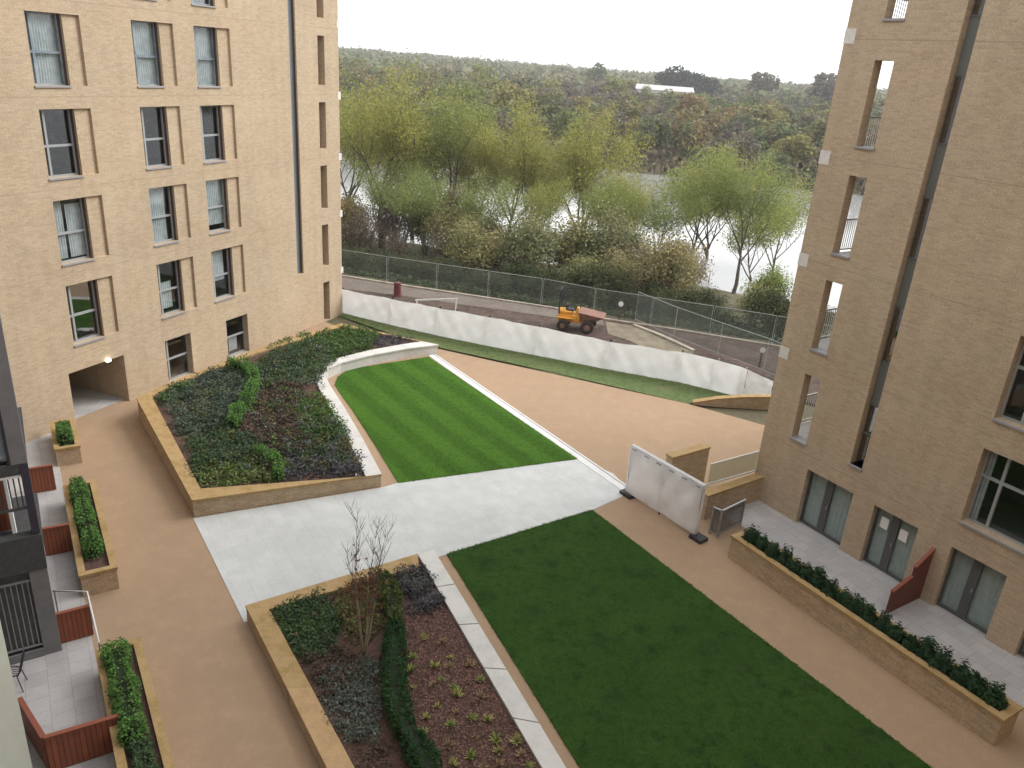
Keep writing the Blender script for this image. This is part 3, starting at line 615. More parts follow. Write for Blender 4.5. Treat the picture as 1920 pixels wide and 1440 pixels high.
def W2(pts, z): return [tuple(at(p[0], p[1], z)[:2]) for p in pts]

# planter right terrace (parallel to the block)
def planter_local(name, org, ang, x0, x1, y0, y1, z, cw, label, zsoil=None, side=None):
    o = empty(name, tuple(org), ang, label, 'planter')
    m = MB(); e = .03
    for (a, b_, c, d) in ((x0, x1, y0, y0 + cw), (x0, x1, y1 - cw, y1), (x0, x0 + cw, y0 + cw, y1 - cw), (x1 - cw, x1, y0 + cw, y1 - cw)):
        m.box(a + (e if a == x0 else 0), b_ - (e if b_ == x1 else 0), c + (e if c == y0 else 0), d - (e if d == y1 else 0), -.05, z - .08)
    m.build('wall', BR2, o); c_ = MB()
    c_.box(x0, x1, y0, y0 + cw, z - .079, z).box(x0, x1, y1 - cw, y1, z - .079, z).box(x0, x0 + cw, y0 + cw, y1 - cw, z - .079, z).box(x1 - cw, x1, y0 + cw, y1 - cw, z - .079, z)
    c_.build('coping', COPE, o); zsoil = zsoil or z - .12
    MB().quad((x0 + cw, y0 + cw, zsoil), (x1 - cw, y0 + cw, zsoil), (x1 - cw, y1 - cw, zsoil), (x0 + cw, y1 - cw, zsoil)).build('soil', SOIL, o)
    return o
PR = at(1370, 1003, .8)
rp = planter_local('planter', (PR[0], PR[1], 0), AR, 0, 8.35, 0, .85, .8, .2, 'long buff brick planter of clipped shrubs in front of the right terrace')
# three planters by the left patios (local frame of the west block; y negative = towards the courtyard)
pA = planter_local('planter', tuple(QW), AW, 9.85, 12.3, -1.35, -.55, .68, .16, 'short brick planter with one small hedge beside the archway')
pB = planter_local('planter', tuple(QW), AW, 1.92, 7.15, -1.52, -.6, .7, .17, 'middle brick planter with a green hedge beside the left patios')
pC = planter_local('planter', tuple(QW), AW, -12, -1.2, -1.62, -.66, .7, .18, 'nearest long brick planter with a hedge beside the left patios')

# big raised bed by the striped lawn
o_px = [(255, 745, .95), (360, 938, .65), (716, 889, .5), (680, 822, .5), (645, 762, .5), (620, 724, .5), (609, 703, .5), (615, 691, .5), (640, 680, .5), (700, 665, .5), (760, 654, .5), (823, 646, .5), (640, 606, .55), (480, 655, .75), (345, 706, .9)]
i_px = [(284, 742, .95), (376, 916, .65), (686, 893, .5), (650, 818, .5), (616, 760, .5), (598, 727, .5), (589, 703, .5), (597, 688, .5), (622, 674, .5), (690, 657, .5), (750, 646, .5), (790, 640, .5), (640, 612, .55), (480, 662, .75), (345, 713, .9)]
OUT1 = [tuple(at(*p)[:2]) for p in o_px]; INN1 = [tuple(at(*p)[:2]) for p in i_px]
def bed(name, o_px, i_px, label, stone_idx, drop=.1):
    OU = [tuple(at(*p)[:2]) for p in o_px]; IN = [tuple(at(*p)[:2]) for p in i_px]; zs = [p[2] for p in o_px]; n = len(OU)
    o = empty(name, (OU[0][0], OU[0][1], 0), 0, label, 'planter'); ox, oy = OU[0]; w_ = MB(); c_ = MB(); s_ = MB(); sw_ = MB()
    for i in range(n):
        j = (i + 1) % n; stone = i in stone_idx; tgt = s_ if stone else c_; tw = sw_ if stone else w_
        A = [(OU[i], zs[i]), (OU[j], zs[j]), (IN[j], zs[j]), (IN[i], zs[i])]; cz = .07
        tgt.prism([(p[0] - ox, p[1] - oy, z - cz) for p, z in A], [(p[0] - ox, p[1] - oy, z) for p, z in A])
        def lp(P, Q_, t): return (P[0] + (Q_[0] - P[0]) * t - ox, P[1] + (Q_[1] - P[1]) * t - oy)
        B = [(lp(OU[i], IN[i], .06), zs[i]), (lp(OU[j], IN[j], .06), zs[j]), (lp(OU[j], IN[j], .94), zs[j]), (lp(OU[i], IN[i], .94), zs[i])]
        tw.prism([(*p, -.05) for p, z in B], [(*p, z - cz - .001) for p, z in B])
    w_.build('wall', BR2, o); c_.build('coping', COPE, o); s_.build('stone_coping', STONE, o); sw_.build('retaining_wall', CONC, o)
    MB().add([(p[0] - ox, p[1] - oy, zs[k] - drop) for k, p in enumerate(IN)], [tuple(range(n))]).build('soil', SOIL, o)
    return o, IN, zs
bed1, IN1, ZS1 = bed('raised_bed', o_px, i_px, 'large raised bed of dense mixed shrubs beside the striped lawn', set(range(2, 11)))
o2 = [(460, 1134, .45), (656, 1472, .45), (800, 1700, .45), (1240, 1700, .45), (1062, 1440, .45), (813, 1030, .45), (782, 1038, .45)]
e0 = at(460, 1135, .45); e1 = at(613, 1440, .45); dwn = (e1 - e0) * 1.9; f0 = at(505, 1142, .45); f1 = at(665, 1440, .45)
s0 = at(813, 1030, .45); s1 = at(1062, 1440, .45); t0 = at(783, 1038, .45); t1 = at(1017, 1440, .45)
def bed2_build():
    OU = [e0, e0 + dwn, s0 + (s1 - s0) * 1.9, s0]; IN = [at(505, 1142, .45), f0 + (f1 - f0) * 1.85, t0 + (t1 - t0) * 1.85, at(786, 1062, .45)]
    o = empty('raised_bed', (e0[0], e0[1], 0), 0, 'raised bed with bare multi stemmed tree and brown mulch at the bottom of the photo', 'planter')
    w_, c_, s_, sw = MB(), MB(), MB(), MB(); ox, oy = e0[0], e0[1]
    mid = at(783, 1038, .45)                       # where brick coping meets stone coping
    def seg(tg, tw, A, z=.45):
        tg.prism([(p[0] - ox, p[1] - oy, z - .07) for p in A], [(p[0] - ox, p[1] - oy, z) for p in A])
        c = sum(A) / 4
        tw.prism([((p[0] * .97 + c[0] * .03) - ox, (p[1] * .97 + c[1] * .03) - oy, -.05) for p in A], [((p[0] * .97 + c[0] * .03) - ox, (p[1] * .97 + c[1] * .03) - oy, z - .071) for p in A])
    # left run is split where older coping meets newer
    seg(c_, w_, [OU[0], OU[0] + (OU[1] - OU[0]) * .30, IN[0] + (IN[1] - IN[0]) * .30, IN[0]])
    c2 = MB(); seg(c2, w_, [OU[0] + (OU[1] - OU[0]) * .30, OU[1], IN[1], IN[0] + (IN[1] - IN[0]) * .30])
    seg(c_, w_, [OU[0], IN[0], IN[3], mid])
    for k in range(9):                              # separate coping stones with a fine joint
        a, b_ = k / 9 + .0012, (k + 1) / 9 - .0012
        seg(s_, sw, [mid + (t0 + (t1 - t0) * 1.85 - mid) * a, mid + (t0 + (t1 - t0) * 1.85 - mid) * b_, s0 + (OU[2] - s0) * b_, s0 + (OU[2] - s0) * a])
    w_.build('wall', BR2, o); c_.build('coping', COPE, o); c2.build('coping', mat('newer_coping', (.47, .31, .16), noise=[(3, (.40, .26, .13), .45, .65), (30, (.54, .38, .22), .5, .75)], bump=.3, bscale=25), o)
    s_.build('stone_coping', STONE, o); sw.build('retaining_wall', CONC, o)
    MB().add([(p[0] - ox, p[1] - oy, .35) for p in (IN[0], IN[1], t0 + (t1 - t0) * 1.85, mid)], [(0, 1, 2, 3)]).build('soil', SOIL, o)
    return o
bed2 = bed2_build()
# tan gravel strips beside the lawns are part of the path; a slightly different strip lies along bed 2
# ================================================================== WALLS, GLASS, SHEETING at the centre right
def low_wall(a, b_, thick, h, label, side=1, cope=.08):
    a = np.array(a, float)[:2]; b_ = np.array(b_, float)[:2]; d = b_ - a; Ln = np.linalg.norm(d); ang = math.atan2(d[1], d[0])
    o = empty('brick_wall', (a[0], a[1], 0), ang, label, 'wall')
    y0, y1 = (0, thick) if side > 0 else (-thick, 0)
    MB().box(.02, Ln - .02, y0 + .02, y1 - .02, -.05, h - cope - .001).build('wall', BR2, o); MB().box(0, Ln, y0, y1, h - cope, h).build('coping', COPE, o)
    return o
w1a, w1b = at(1262, 858, 1.5), at(1333, 838, 1.5)
low_wall(w1a, w1b, .34, 1.5, 'taller buff brick wall behind the white sheeting screen', 1)
w2a, w2b = at(1328, 930, .95), at(1436, 893, .95)
low_wall(w2a, w2b, .34, .95, 'low buff brick wall carrying the glass balustrade', 1)
gb0, gb1 = at(1330, 912, .95), at(1420, 886, .95); dv = gb1 - gb0; Lg = float(np.linalg.norm(dv)); gb = empty('glass_balustrade', tuple(gb0), math.atan2(dv[1], dv[0]), 'frameless green glass balustrade on the low brick wall', 'balustrade')
GG = alpha_mat('pale_green_glass', (.40, .47, .34), .42); GG.node_tree.nodes['Principled BSDF'].inputs['Roughness'].default_value = .1
for k in range(2): MB().box(Lg * k / 2 + .01, Lg * (k + 1) / 2 - .01, .1, .12, .0, .78).build('pane', GG, gb)
MB().box(0, Lg, .09, .13, .78, .81).build('handrail', PALESTEEL, gb); MB().box(0, Lg, .08, .14, .0, .05).build('base_rail', PALESTEEL, gb)

def sheet_mesh(P0, P1, h0, h1, nx_, nz_, amp, seed, y_off=0, sag=0, s0=0.0):
    """wrinkled sheeting hung between two ground points, returned in world xy"""
    r = np.random.default_rng(seed); P0 = np.array(P0, float); P1 = np.array(P1, float); d = P1 - P0; L_ = np.linalg.norm(d); d /= L_; n_ = np.array([-d[1], d[0]])
    ph = r.uniform(0, 6.28, 8); fr_ = r.uniform(.8, 4.5, 8); V = []
    for j in range(nz_ + 1):
        for i in range(nx_ + 1):
            s = i / nx_; t = j / nz_; x = s * L_; X_ = x + s0
            wv = sum(math.sin(fr_[k] * X_ * 1.8 + ph[k] + (k - 4) * 1.5 * t * 1.8) * (1.4 if k < 4 else .8) for k in range(8)) / 8
            wob = wv * amp * (.35 + .65 * math.sin(PI * min(1, t * 1.0)) ** .5 if 0 < t < 1 else .35)
            z = t * (h0 + (h1 - h0) * s) - (sag * abs(math.sin(PI * X_ / 2.4)) * (t == 1)); p = P0 + d * x + n_ * wob
            V.append((p[0], p[1], z))
    F = [(j * (nx_ + 1) + i, j * (nx_ + 1) + i + 1, (j + 1) * (nx_ + 1) + i + 1, (j + 1) * (nx_ + 1) + i) for j in range(nz_) for i in range(nx_)]
    return V, F
print('hoarding heights', hs_)
hw = empty('sheeted_hoarding', (*wf_bot[2], 0), 0, 'long site hoarding wrapped in wrinkled white sheeting behind the grass verge', 'hoarding')
b = MB(); ox, oy = wf_bot[2]; arc = 0.0
for k in range(len(wf_bot) - 1):
    L_ = math.dist(wf_bot[k], wf_bot[k + 1]); V, Fc = sheet_mesh(wf_bot[k], wf_bot[k + 1], hs_[k], hs_[k + 1], max(3, int(L_ / .07)), 16, .11, 3, sag=.04, s0=arc); arc += L_
    b.add([(v[0] - ox, v[1] - oy, v[2]) for v in V], Fc)
    for j in range(int(L_ / 2.2) + 1):
        s = j / max(1, int(L_ / 2.2)); p = np.array(wf_bot[k]) * (1 - s) + np.array(wf_bot[k + 1]) * s; h = hs_[k] * (1 - s) + hs_[k + 1] * s
        MB().box(p[0] - ox - .03, p[0] - ox + .03, p[1] - oy + .16, p[1] - oy + .22, 0, h + .02).build('post', STEEL, hw)
b.build('sheeting', SHEET, hw, smooth=True)
# screen at centre right: steel fence panels wrapped in white sheeting
sA, sB = at(1173, 925), at(1304, 1008); dv = sB - sA; Ls = float(np.linalg.norm(dv)); ang = math.atan2(dv[1], dv[0])
ss = empty('sheeted_screen', tuple(sA), ang, 'temporary fence panel wrapped in taut white sheeting at the end of the paving', 'screen')
def local_sheet(x0, x1, y, z0, z1, nx_, nz_, amp, seed):
    V, Fc = sheet_mesh((x0, 0), (x1, 0), z1 - z0, z1 - z0, nx_, nz_, amp, seed); return [(v[0], v[1] + y, v[2] + z0) for v in V], Fc
H_ = 1.93; m = MB(); m.add(*local_sheet(0, Ls, -.06, .12, H_, 46, 18, .11, 5)); m.add(*local_sheet(0, Ls, .08, .12, H_, 30, 10, .03, 6))
m.quad((0, -.06, H_), (Ls, -.06, H_), (Ls, .08, H_), (0, .08, H_)).quad((Ls, -.06, .12), (Ls, .08, .12), (Ls, .08, H_), (Ls, -.06, H_)).quad((0, .08, .12), (0, -.06, .12), (0, -.06, H_), (0, .08, H_))
m.build('sheeting', mat('taut_white_sheeting', (.93, .92, .92), rough=.4, noise=[(1.5, (.87, .86, .88), .5, .7)], bump=.9, bscale=3, translucent=.5), ss, smooth=False)
f = MB()
for x in (.04, Ls / 2, Ls - .04): f.box(x - .02, x + .02, -.01, .03, 0, H_ - .02)
f.box(0, Ls, -.01, .03, H_ - .04, H_ - .005).box(0, Ls, -.02, .04, .1, .14); f.build('frame', BLACKM, ss)
for x in (.0, Ls): MB().box(x - .12, x + .35 if x else x + .4, -.2, .2, .0, .12).build('foot_block', BLACKM, ss)
tp = MB()
for k in range(6): x = .2 + k * (Ls - .4) / 5; tp.box(x - .07, x + .13, -.085 - .03, -.06 - .03, H_ - .11, H_ - .07)
tp.build('printed_mark', mat('faded_print', (.32, .33, .4)), ss)
# mesh gate leaves behind the screen
gx0, gx1, gx2 = at(1328, 1000), at(1345, 1008), at(1390, 985)
def mesh_panel(name, a, b_, h, label, cat='gate', m=STEEL, step=.09):
    dv = np.array(b_) - np.array(a); L_ = float(np.linalg.norm(dv)); o = empty(name, (float(a[0]), float(a[1]), 0), math.atan2(dv[1], dv[0]), label, cat)
    f = MB(); f.box(0, .05, 0, .05, 0, h).box(L_ - .05, L_, 0, .05, 0, h).box(.05, L_ - .05, 0, .05, h - .05, h).box(.05, L_ - .05, 0, .05, .08, .12); f.build('frame', m, o)
    g = MB(); k = int(L_ / step)
    for i in range(1, k): g.box(i * L_ / k - .004, i * L_ / k + .004, .02, .028, .12, h - .05)
    for i in range(1, int(h / .2)): g.box(.05, L_ - .05, .018, .03, i * .2, i * .2 + .006)
    g.quad((.05, .03, .12), (L_ - .05, .03, .12), (L_ - .05, .03, h - .05), (.05, .03, h - .05)); g.build('mesh_infill', alpha_mat('grey_mesh', (.12, .12, .125), .7), o)
    return o
mesh_panel('mesh_gate', gx0, gx1, 1.0, 'narrow grey mesh gate leaf close behind the white screen'); mesh_panel('mesh_gate', gx1, gx2, 1.0, 'wider grey mesh gate leaf between the screen and the long planter')

# retaining wall where the gravel meets the verge at the right
ra, rb2 = at(1300, 757, .0), at(1445, 748, .0)
lw = empty('timber_edging_wall', (ra[0], ra[1], 0), 0, 'low curved tan retaining wall at the far right corner of the gravel', 'wall')
cp = [at(1300, 757, .05), at(1345, 750, .35), at(1395, 747, .5), at(1455, 747, .6)]; hh = [.06, .36, .52, .62]; lo = [at(1300, 760), at(1370, 778), at(1415, 790), at(1470, 806)]
m = MB(); k_ = MB()
for i in range(3):
    a, b_ = cp[i], cp[i + 1]
    m.prism([(a[0] - ra[0], a[1] - ra[1], 0), (b_[0] - ra[0], b_[1] - ra[1], 0), (b_[0] - ra[0], b_[1] - ra[1] + .25, 0), (a[0] - ra[0], a[1] - ra[1] + .25, 0)], [(a[0] - ra[0], a[1] - ra[1], hh[i]), (b_[0] - ra[0], b_[1] - ra[1], hh[i + 1]), (b_[0] - ra[0], b_[1] - ra[1] + .25, hh[i + 1]), (a[0] - ra[0], a[1] - ra[1] + .25, hh[i])])
    k_.prism([(a[0] - ra[0], a[1] - ra[1] - .02, hh[i]), (b_[0] - ra[0], b_[1] - ra[1] - .02, hh[i + 1]), (b_[0] - ra[0], b_[1] - ra[1] + .3, hh[i + 1]), (a[0] - ra[0], a[1] - ra[1] + .3, hh[i])], [(a[0] - ra[0], a[1] - ra[1] - .02, hh[i] + .06), (b_[0] - ra[0], b_[1] - ra[1] - .02, hh[i + 1] + .06), (b_[0] - ra[0], b_[1] - ra[1] + .3, hh[i + 1] + .06), (a[0] - ra[0], a[1] - ra[1] + .3, hh[i] + .06)])
m.build('wall', BR2, lw); k_.build('coping', COPE, lw)

# timber screens
def timber_screen(pts, heights, label, m=TIMBER, name='timber_screen'):
    a = pts[0]; o = empty(name, (float(a[0]), float(a[1]), 0), 0, label, 'fence')
    mb = MB()
    for (p, q), (h0, h1) in zip(zip(pts[:-1], pts[1:]), heights):
        d = np.array(q[:2]) - np.array(p[:2]); L_ = np.linalg.norm(d); n_ = np.array([-d[1], d[0]]) / L_ * .03; A = [np.array(p[:2]) - n_ - a[:2], np.array(q[:2]) - n_ - a[:2], np.array(q[:2]) + n_ - a[:2], np.array(p[:2]) + n_ - a[:2]]
        mb.prism([(*v, .03) for v in A], [(*A[0], h0), (*A[1], h1), (*A[2], h1), (*A[3], h0)])
    mb.build('boards', m, o); cp = MB()
    for (p, q), (h0, h1) in zip(zip(pts[:-1], pts[1:]), heights):
        cp.bar((p[0] - a[0], p[1] - a[1], h0 + .02), (q[0] - a[0], q[1] - a[1], h1 + .02), .1, .035)
    cp.build('capping', mat('red_timber_cap', (.24, .075, .045), rough=.6), o); return o
timber_screen([at(60, 926), at(106, 918)], [(.88, .88)], 'red timber patio screen nearest the archway')
timber_screen([at(87, 1043), at(138, 1033)], [(.88, .88)], 'red timber patio screen beside the middle planter')
timber_screen([at(115, 1207), at(176, 1190)], [(.86, .86)], 'red timber patio screen behind the pale handrail')
timber_screen([at(50, 1372), at(95, 1448), at(236, 1402)], [(.9, .9), (.9, .88)], 'L shaped red timber patio screen at the bottom left corner')
fw0 = OR_ + np.array([.547135, -.837044, 0]) * 4.6; inw = np.array([-.837044, -.547135, 0])
timber_screen([fw0, fw0 + inw * .75, fw0 + inw * 1.6], [(1.72, 1.3), (1.0, .75)], 'dark red stepped timber screen dividing the right terrace', TIMBER2)
# pale hand rail at the patio entrance
hr = empty('handrail', (QW[0], QW[1], 0), AW, 'pale tubular handrail at the patio entrance between two planters', 'handrail')
MB().tube([(1.1, 0.0, 1.0), (.70, -.72, 1.0), (-1.4, -.76, 1.0)], .022, 6).build('rail', PALESTEEL, hr, smooth=True)
for p in ((1.08, -.03), (.7, -.72), (-1.3, -.76)): MB().tube([(p[0], p[1], .0), (p[0], p[1], 1.0)], .02, 6).build('post', STEEL, hr)
# wire chair on the near patio
ch = at(25, 1290); co = empty('wire_chair', (ch[0], ch[1], 0), math.radians(20), 'thin dark wire garden chair on the near left patio', 'chair')
m = MB(); m.tube([(.22 * math.cos(t), .2 * math.sin(t), .45) for t in np.linspace(0, 2 * PI, 15)], .012, 5)
for k in range(-2, 3): m.bar((-.2, k * .07, .45), (.2, k * .07, .45), .012)
m.build('seat', BLACKM, co)
m = MB(); m.tube([(.2, -.18, .45), (.3, -.2, .8), (.33, -.1, .95), (.33, .1, .95), (.3, .2, .8), (.2, .18, .45)], .012, 5)
for k in range(-2, 3): m.bar((.22, k * .06, .46), (.33, k * .05, .94), .01)
m.build('backrest', BLACKM, co)
for sx in (-1, 1):
    for sy in (-1, 1): MB().tube([(.16 * sx, .15 * sy, .45), (.24 * sx, .2 * sy, 0)], .012, 5).build('leg', BLACKM, co)

# ================================================================== SITE THINGS
# mesh fence panels along the track
def heras(org, ang, Lp=3.4, h=1.9):
    o = empty('fence_panel', org, ang, 'tall steel mesh fence panel behind the earth track', 'fence', 'mesh fence panels along the river bank')
    f = MB(); f.tube([(0, 0, -.1), (0, 0, h), (Lp, 0, h), (Lp, 0, -.1)], .02, 5); f.tube([(0, 0, .15), (Lp, 0, .15)], .014, 5); f.build('frame', mat('weathered_steel', (.42, .43, .42), rough=.6), o)
    MB().quad((0, 0, .15), (Lp, 0, .15), (Lp, 0, h), (0, 0, h)).build('netting', alpha_mat_net, o)
    return o
alpha_mat_net = alpha_mat('green_grey_netting', (.17, .20, .18), .32)
fp0 = None; line = [(-30, 57.4)] + [(p[0], p[1] + 1.0) for p in kb[1:]]
cum = [0]
for a, c in zip(line[:-1], line[1:]): cum.append(cum[-1] + math.dist(a, c))
def along(s):
    for k in range(len(cum) - 1):
        if s <= cum[k + 1]: t = (s - cum[k]) / (cum[k + 1] - cum[k]); return (line[k][0] * (1 - t) + line[k + 1][0] * t, line[k][1] * (1 - t) + line[k + 1][1] * t)
    return line[-1]
s = 12
while s + 3.5 < cum[-1]:
    a, c = along(s), along(s + 3.5); ang = math.atan2(c[1] - a[1], c[0] - a[0]); z = -.35
    if fp0 is None: fp0 = heras((a[0], a[1], z), ang)
    else: o = copy_tree(fp0); o.location = (a[0], a[1], z); o.rotation_euler = (0, 0, ang)
    s += 3.5
# second run of panels closer in at the right
sec = [at(1190, 604), at(1262, 636), at(1345, 668), at(1430, 700), at(1480, 722)]
for a, c in zip(sec[:-1], sec[1:]):
    o = copy_tree(fp0); o['label'] = 'steel mesh fence panel slanting towards the right block'; o['group'] = 'slanting mesh fence panels near the right block'
    o.location = (a[0], a[1], .05); d = c - a; o.rotation_euler = (0, 0, math.atan2(d[1], d[0])); sl_ = np.linalg.norm(d) / 3.4; o.scale = (sl_, 1, .95)
# yellow site dumper
D0 = at(1085, 622); du = empty('site_dumper', (D0[0], D0[1] + .35, .03), math.radians(-12), 'yellow site dumper with a muddy skip and black roll bar', 'dumper'); du.scale = (.88, .88, .88)
b = MB(); b.box(-1.35, .1, -.5, .5, .55, 1.0).box(-1.35, -.45, -.42, .42, 1.0, 1.22).box(.1, .75, -.35, .35, .5, .8); b.build('body', YELLOW, du, bevel=.05)
for sy in (-1, 1): MB().box(-1.3, -.25, sy * .5 - .12 if sy > 0 else -.68, .68 if sy > 0 else -.38, .78, .86).build('mudguard', YELLOW, du, bevel=.02)
MB().prism([(.25, -.55, .8), (.95, -.45, .72), (.95, .45, .72), (.25, .55, .8)], [(-.05, -.72, 1.32), (1.62, -.66, 1.12), (1.62, .66, 1.12), (-.05, .72, 1.32)]).build('skip', RUSTY, du)
r_ = MB()
for sy in (-1, 1): r_.tube([(-1.28, sy * .42, .9), (-1.32, sy * .42, 2.5)], .05, 6)
r_.tube([(-1.32, -.42, 2.5), (-1.32, .42, 2.5)], .05, 6).build('roll_bar', BLACKM, du)
MB().box(-.85, -.4, -.25, .25, 1.22, 1.32).build('seat', BLACKM, du, bevel=.03); MB().box(-.9, -.8, -.25, .25, 1.3, 1.62).build('seat_back', BLACKM, du)
MB().prism([(-.3, -.3, 1.0), (.0, -.3, 1.0), (.0, .3, 1.0), (-.3, .3, 1.0)], [(-.2, -.2, 1.45), (-.08, -.2, 1.45), (-.08, .2, 1.45), (-.2, .2, 1.45)]).build('bonnet', YELLOW, du)
MB().tube([(-.3 + .16 * math.cos(t) * .5, .16 * math.sin(t), 1.5 + .08 * math.cos(t)) for t in np.linspace(0, 2 * PI, 13)], .015, 5).build('steering_wheel', BLACKM, du)
for x, r in ((-.95, .36), (.62, .42)):
    for sy in (-1, 1):
        w_ = MB().tube([(x, sy * .52, r), (x, sy * .56, r), (x, sy * .78, r), (x, sy * .82, r)], [r * .85, r, r, r * .85], 20).build('wheel', TYRE, du)
        MB().tube([(x, sy * .8, r), (x, sy * .835, r)], [r * .5, r * .45], 12).build('hub', RUSTY, w_)
# drum, trestle, marker posts
q = at(745, 556); o = empty('marker_drum', tuple(q), 0, 'dark red upright drum standing on the track at the left', 'drum')
MB().tube([(0, 0, .03), (0, 0, .1), (0, 0, .12), (0, 0, .8), (0, 0, .85), (0, 0, .9)], [.27, .27, .23, .21, .23, .2], 14).build('body', REDD, o); MB().tube([(0, 0, .9), (0, 0, .93)], [.16, .12], 12).build('cap', BROWNM, o)
ta, tb = at(778, 582), at(858, 582); dv = tb - ta; Lt = float(np.linalg.norm(dv)); o = empty('trestle_barrier', tuple(ta), math.atan2(dv[1], dv[0]), 'thin pale timber trestle barrier behind the white hoarding', 'barrier')
MB().bar((0, 0, .62), (Lt, 0, .72), .05, .08).build('rail', PALESTEEL, o)
for x in (.1, Lt - .1):
    for sy in (-1, 1): MB().bar((x, 0, .68), (x + .08 * sy, .25 * sy, .03), .05).build('leg', PALESTEEL, o)
for (px, py, lab, h) in ((1160, 603, 'round white disc on a post behind the dumper', 1.05), (1423, 690, 'round white disc on a post near the right block', .95)):
    q = at(px, py); o = empty('marker_post', tuple(q), 0, lab, 'marker post'); MB().tube([(0, 0, 0), (0, 0, h)], .05, 6).build('post', BROWNM, o)
    MB().tube([(0, -.06, h + .05), (0, -.08, h + .05)], .15, 14).build('disc', WHITE, o)
q = at(1322, 572, -.8); o = empty('pale_pole', tuple(q), 0, 'slim pale pole standing in the dark scrub on the right', 'pole'); MB().tube([(0, 0, 0), (0, 0, 2.3), (0, 0, 2.32)], [.05, .04, .02], 6).build('shaft', PALESTEEL, o); MB().tube([(0, 0, -.05), (0, 0, .3)], .07, 6).build('base', CONC, o)

# ================================================================== PLANTING
def in_poly(P, poly):
    x, y = P[:, 0], P[:, 1]; ins = np.zeros(len(P), bool); n = len(poly); j = n - 1
    for i in range(n):
        xi, yi = poly[i]; xj, yj = poly[j]; c = ((yi > y) != (yj > y)) & (x < (xj - xi) * (y - yi) / (yj - yi + 1e-12) + xi); ins ^= c; j = i
    return ins
def poly_pts(poly, spacing, r):
    a = np.array(poly); lo, hi = a.min(0), a.max(0); gx, gy = np.meshgrid(np.arange(lo[0], hi[0], spacing), np.arange(lo[1], hi[1], spacing))
    P = np.stack([gx.ravel(), gy.ravel()], 1) + r.uniform(-.45, .45, (gx.size, 2)) * spacing; return P[in_poly(P, poly)]
def patch(pxs, z, spacing, rad, h, m, label, name='ground_cover', leaf=.06, dens=60, seed=1, up=.4, elong=1.6, jitter=.35):
    r = np.random.default_rng(seed)
    if name == 'ground_cover': spacing *= .8; dens *= 1.15; rad *= 1.05
    poly = [tuple(at(p[0], p[1], z)[:2]) for p in pxs]; C = poly_pts(poly, spacing, r); C = C if len(C) else poly_pts(poly, spacing * .35, r); out_ = []
    if not len(C): C = np.array([np.mean(poly, 0)])
    for c in C:
        R_ = rad * r.uniform(1 - jitter, 1 + jitter); hh = h * r.uniform(1 - jitter, 1 + jitter); n = int(dens * r.uniform(.7, 1.3))
        d = r.normal(size=(n, 3)); d[:, 2] = np.abs(d[:, 2]); d /= np.linalg.norm(d, axis=1)[:, None]; k = r.uniform(.55, 1.05, (n, 1)); q = d * k * [R_, R_, hh]; q += [c[0], c[1], z - .1]; out_.append(q)
    P = np.concatenate(out_); P = P - [poly[0][0], poly[0][1], 0]
    o = quads_obj(name, leaf_quads(P, leaf, elong, up, seed), m); o.location = (poly[0][0], poly[0][1], 0)
    return tag(o, label, 'planting', kind='stuff')
def fmat(name, c, c2=None, isl=.4, sc_=1.2):
    c2 = c2 or tuple(x * 1.5 for x in c); return mat(name, c, rough=.8, spec=.2, noise=[(sc_, c2, .42, .62)], island=isl, translucent=.2)
F_DK = fmat('dark_shrub_leaf', (.055, .092, .045), (.09, .14, .062)); F_BL = fmat('bluish_shrub_leaf', (.08, .112, .08), (.125, .16, .108))
F_MG = fmat('mid_green_leaf', (.07, .135, .035), (.11, .17, .045)); F_YG = fmat('yellow_green_leaf', (.13, .19, .05), (.20, .23, .09))
F_HG = fmat('hedge_leaf', (.085, .19, .04), (.12, .24, .055)); F_BP = fmat('brown_purple_leaf', (.10, .072, .055), (.15, .105, .08)); F_PU = fmat('purple_grey_leaf', (.08, .075, .08), (.14, .135, .14))
F_GR = fmat('grey_green_leaf', (.11, .135, .105), (.17, .195, .165)); F_RD = fmat('red_brown_leaf', (.16, .05, .025), (.25, .09, .03)); F_HD = fmat('dark_hedge_leaf', (.02, .058, .018), (.035, .09, .025))
F_OL = fmat('olive_leaf', (.12, .12, .045), (.16, .155, .06)); F_PK = fmat('pink_flower', (.28, .10, .10), (.3, .16, .14)); F_WH = fmat('white_flower', (.7, .7, .66), (.6, .5, .52), isl=.1)
Z1 = .55
for t_ in TURFS: turf(*t_)
patch([(300, 745), (345, 720), (420, 690), (470, 715), (470, 760), (435, 800), (340, 820)], .72, .42, .36, .42, F_BL, 'dark bluish shrubs left of the curved hedge in the large bed', seed=2, dens=110)
patch([(335, 815), (440, 800), (500, 840), (480, 865), (400, 870), (365, 895)], .6, .42, .36, .42, F_DK, 'very dark green shrubs in the middle left of the large bed', seed=3, dens=110)
patch([(350, 745), (420, 730), (410, 780), (350, 790)], .72, .6, .4, .42, F_OL, 'olive yellow shrubs among the bluish ones left of the curved hedge', seed=32, dens=60)
patch([(365, 893), (400, 868), (480, 862), (520, 880), (510, 903), (390, 916)], .55, .33, .26, .3, F_YG, 'pale yellow green cushion plants at the front left corner of the large bed', seed=4, dens=110)
patch([(470, 770), (500, 725), (560, 715), (560, 780), (580, 850), (500, 850), (450, 805)], .58, .42, .34, .34, F_BP, 'brown heather like shrubs right of the curved hedge', seed=5, dens=110)
patch([(555, 735), (600, 745), (640, 800), (650, 830), (590, 835), (550, 790)], .5, .42, .34, .38, F_MG, 'brighter green shrubs beside the white coping of the large bed', seed=6, dens=120)
patch([(530, 840), (650, 825), (680, 885), (530, 898)], .5, .36, .3, .32, F_PU, 'dark purplish shrubs at the front right of the large bed', seed=7, dens=110)
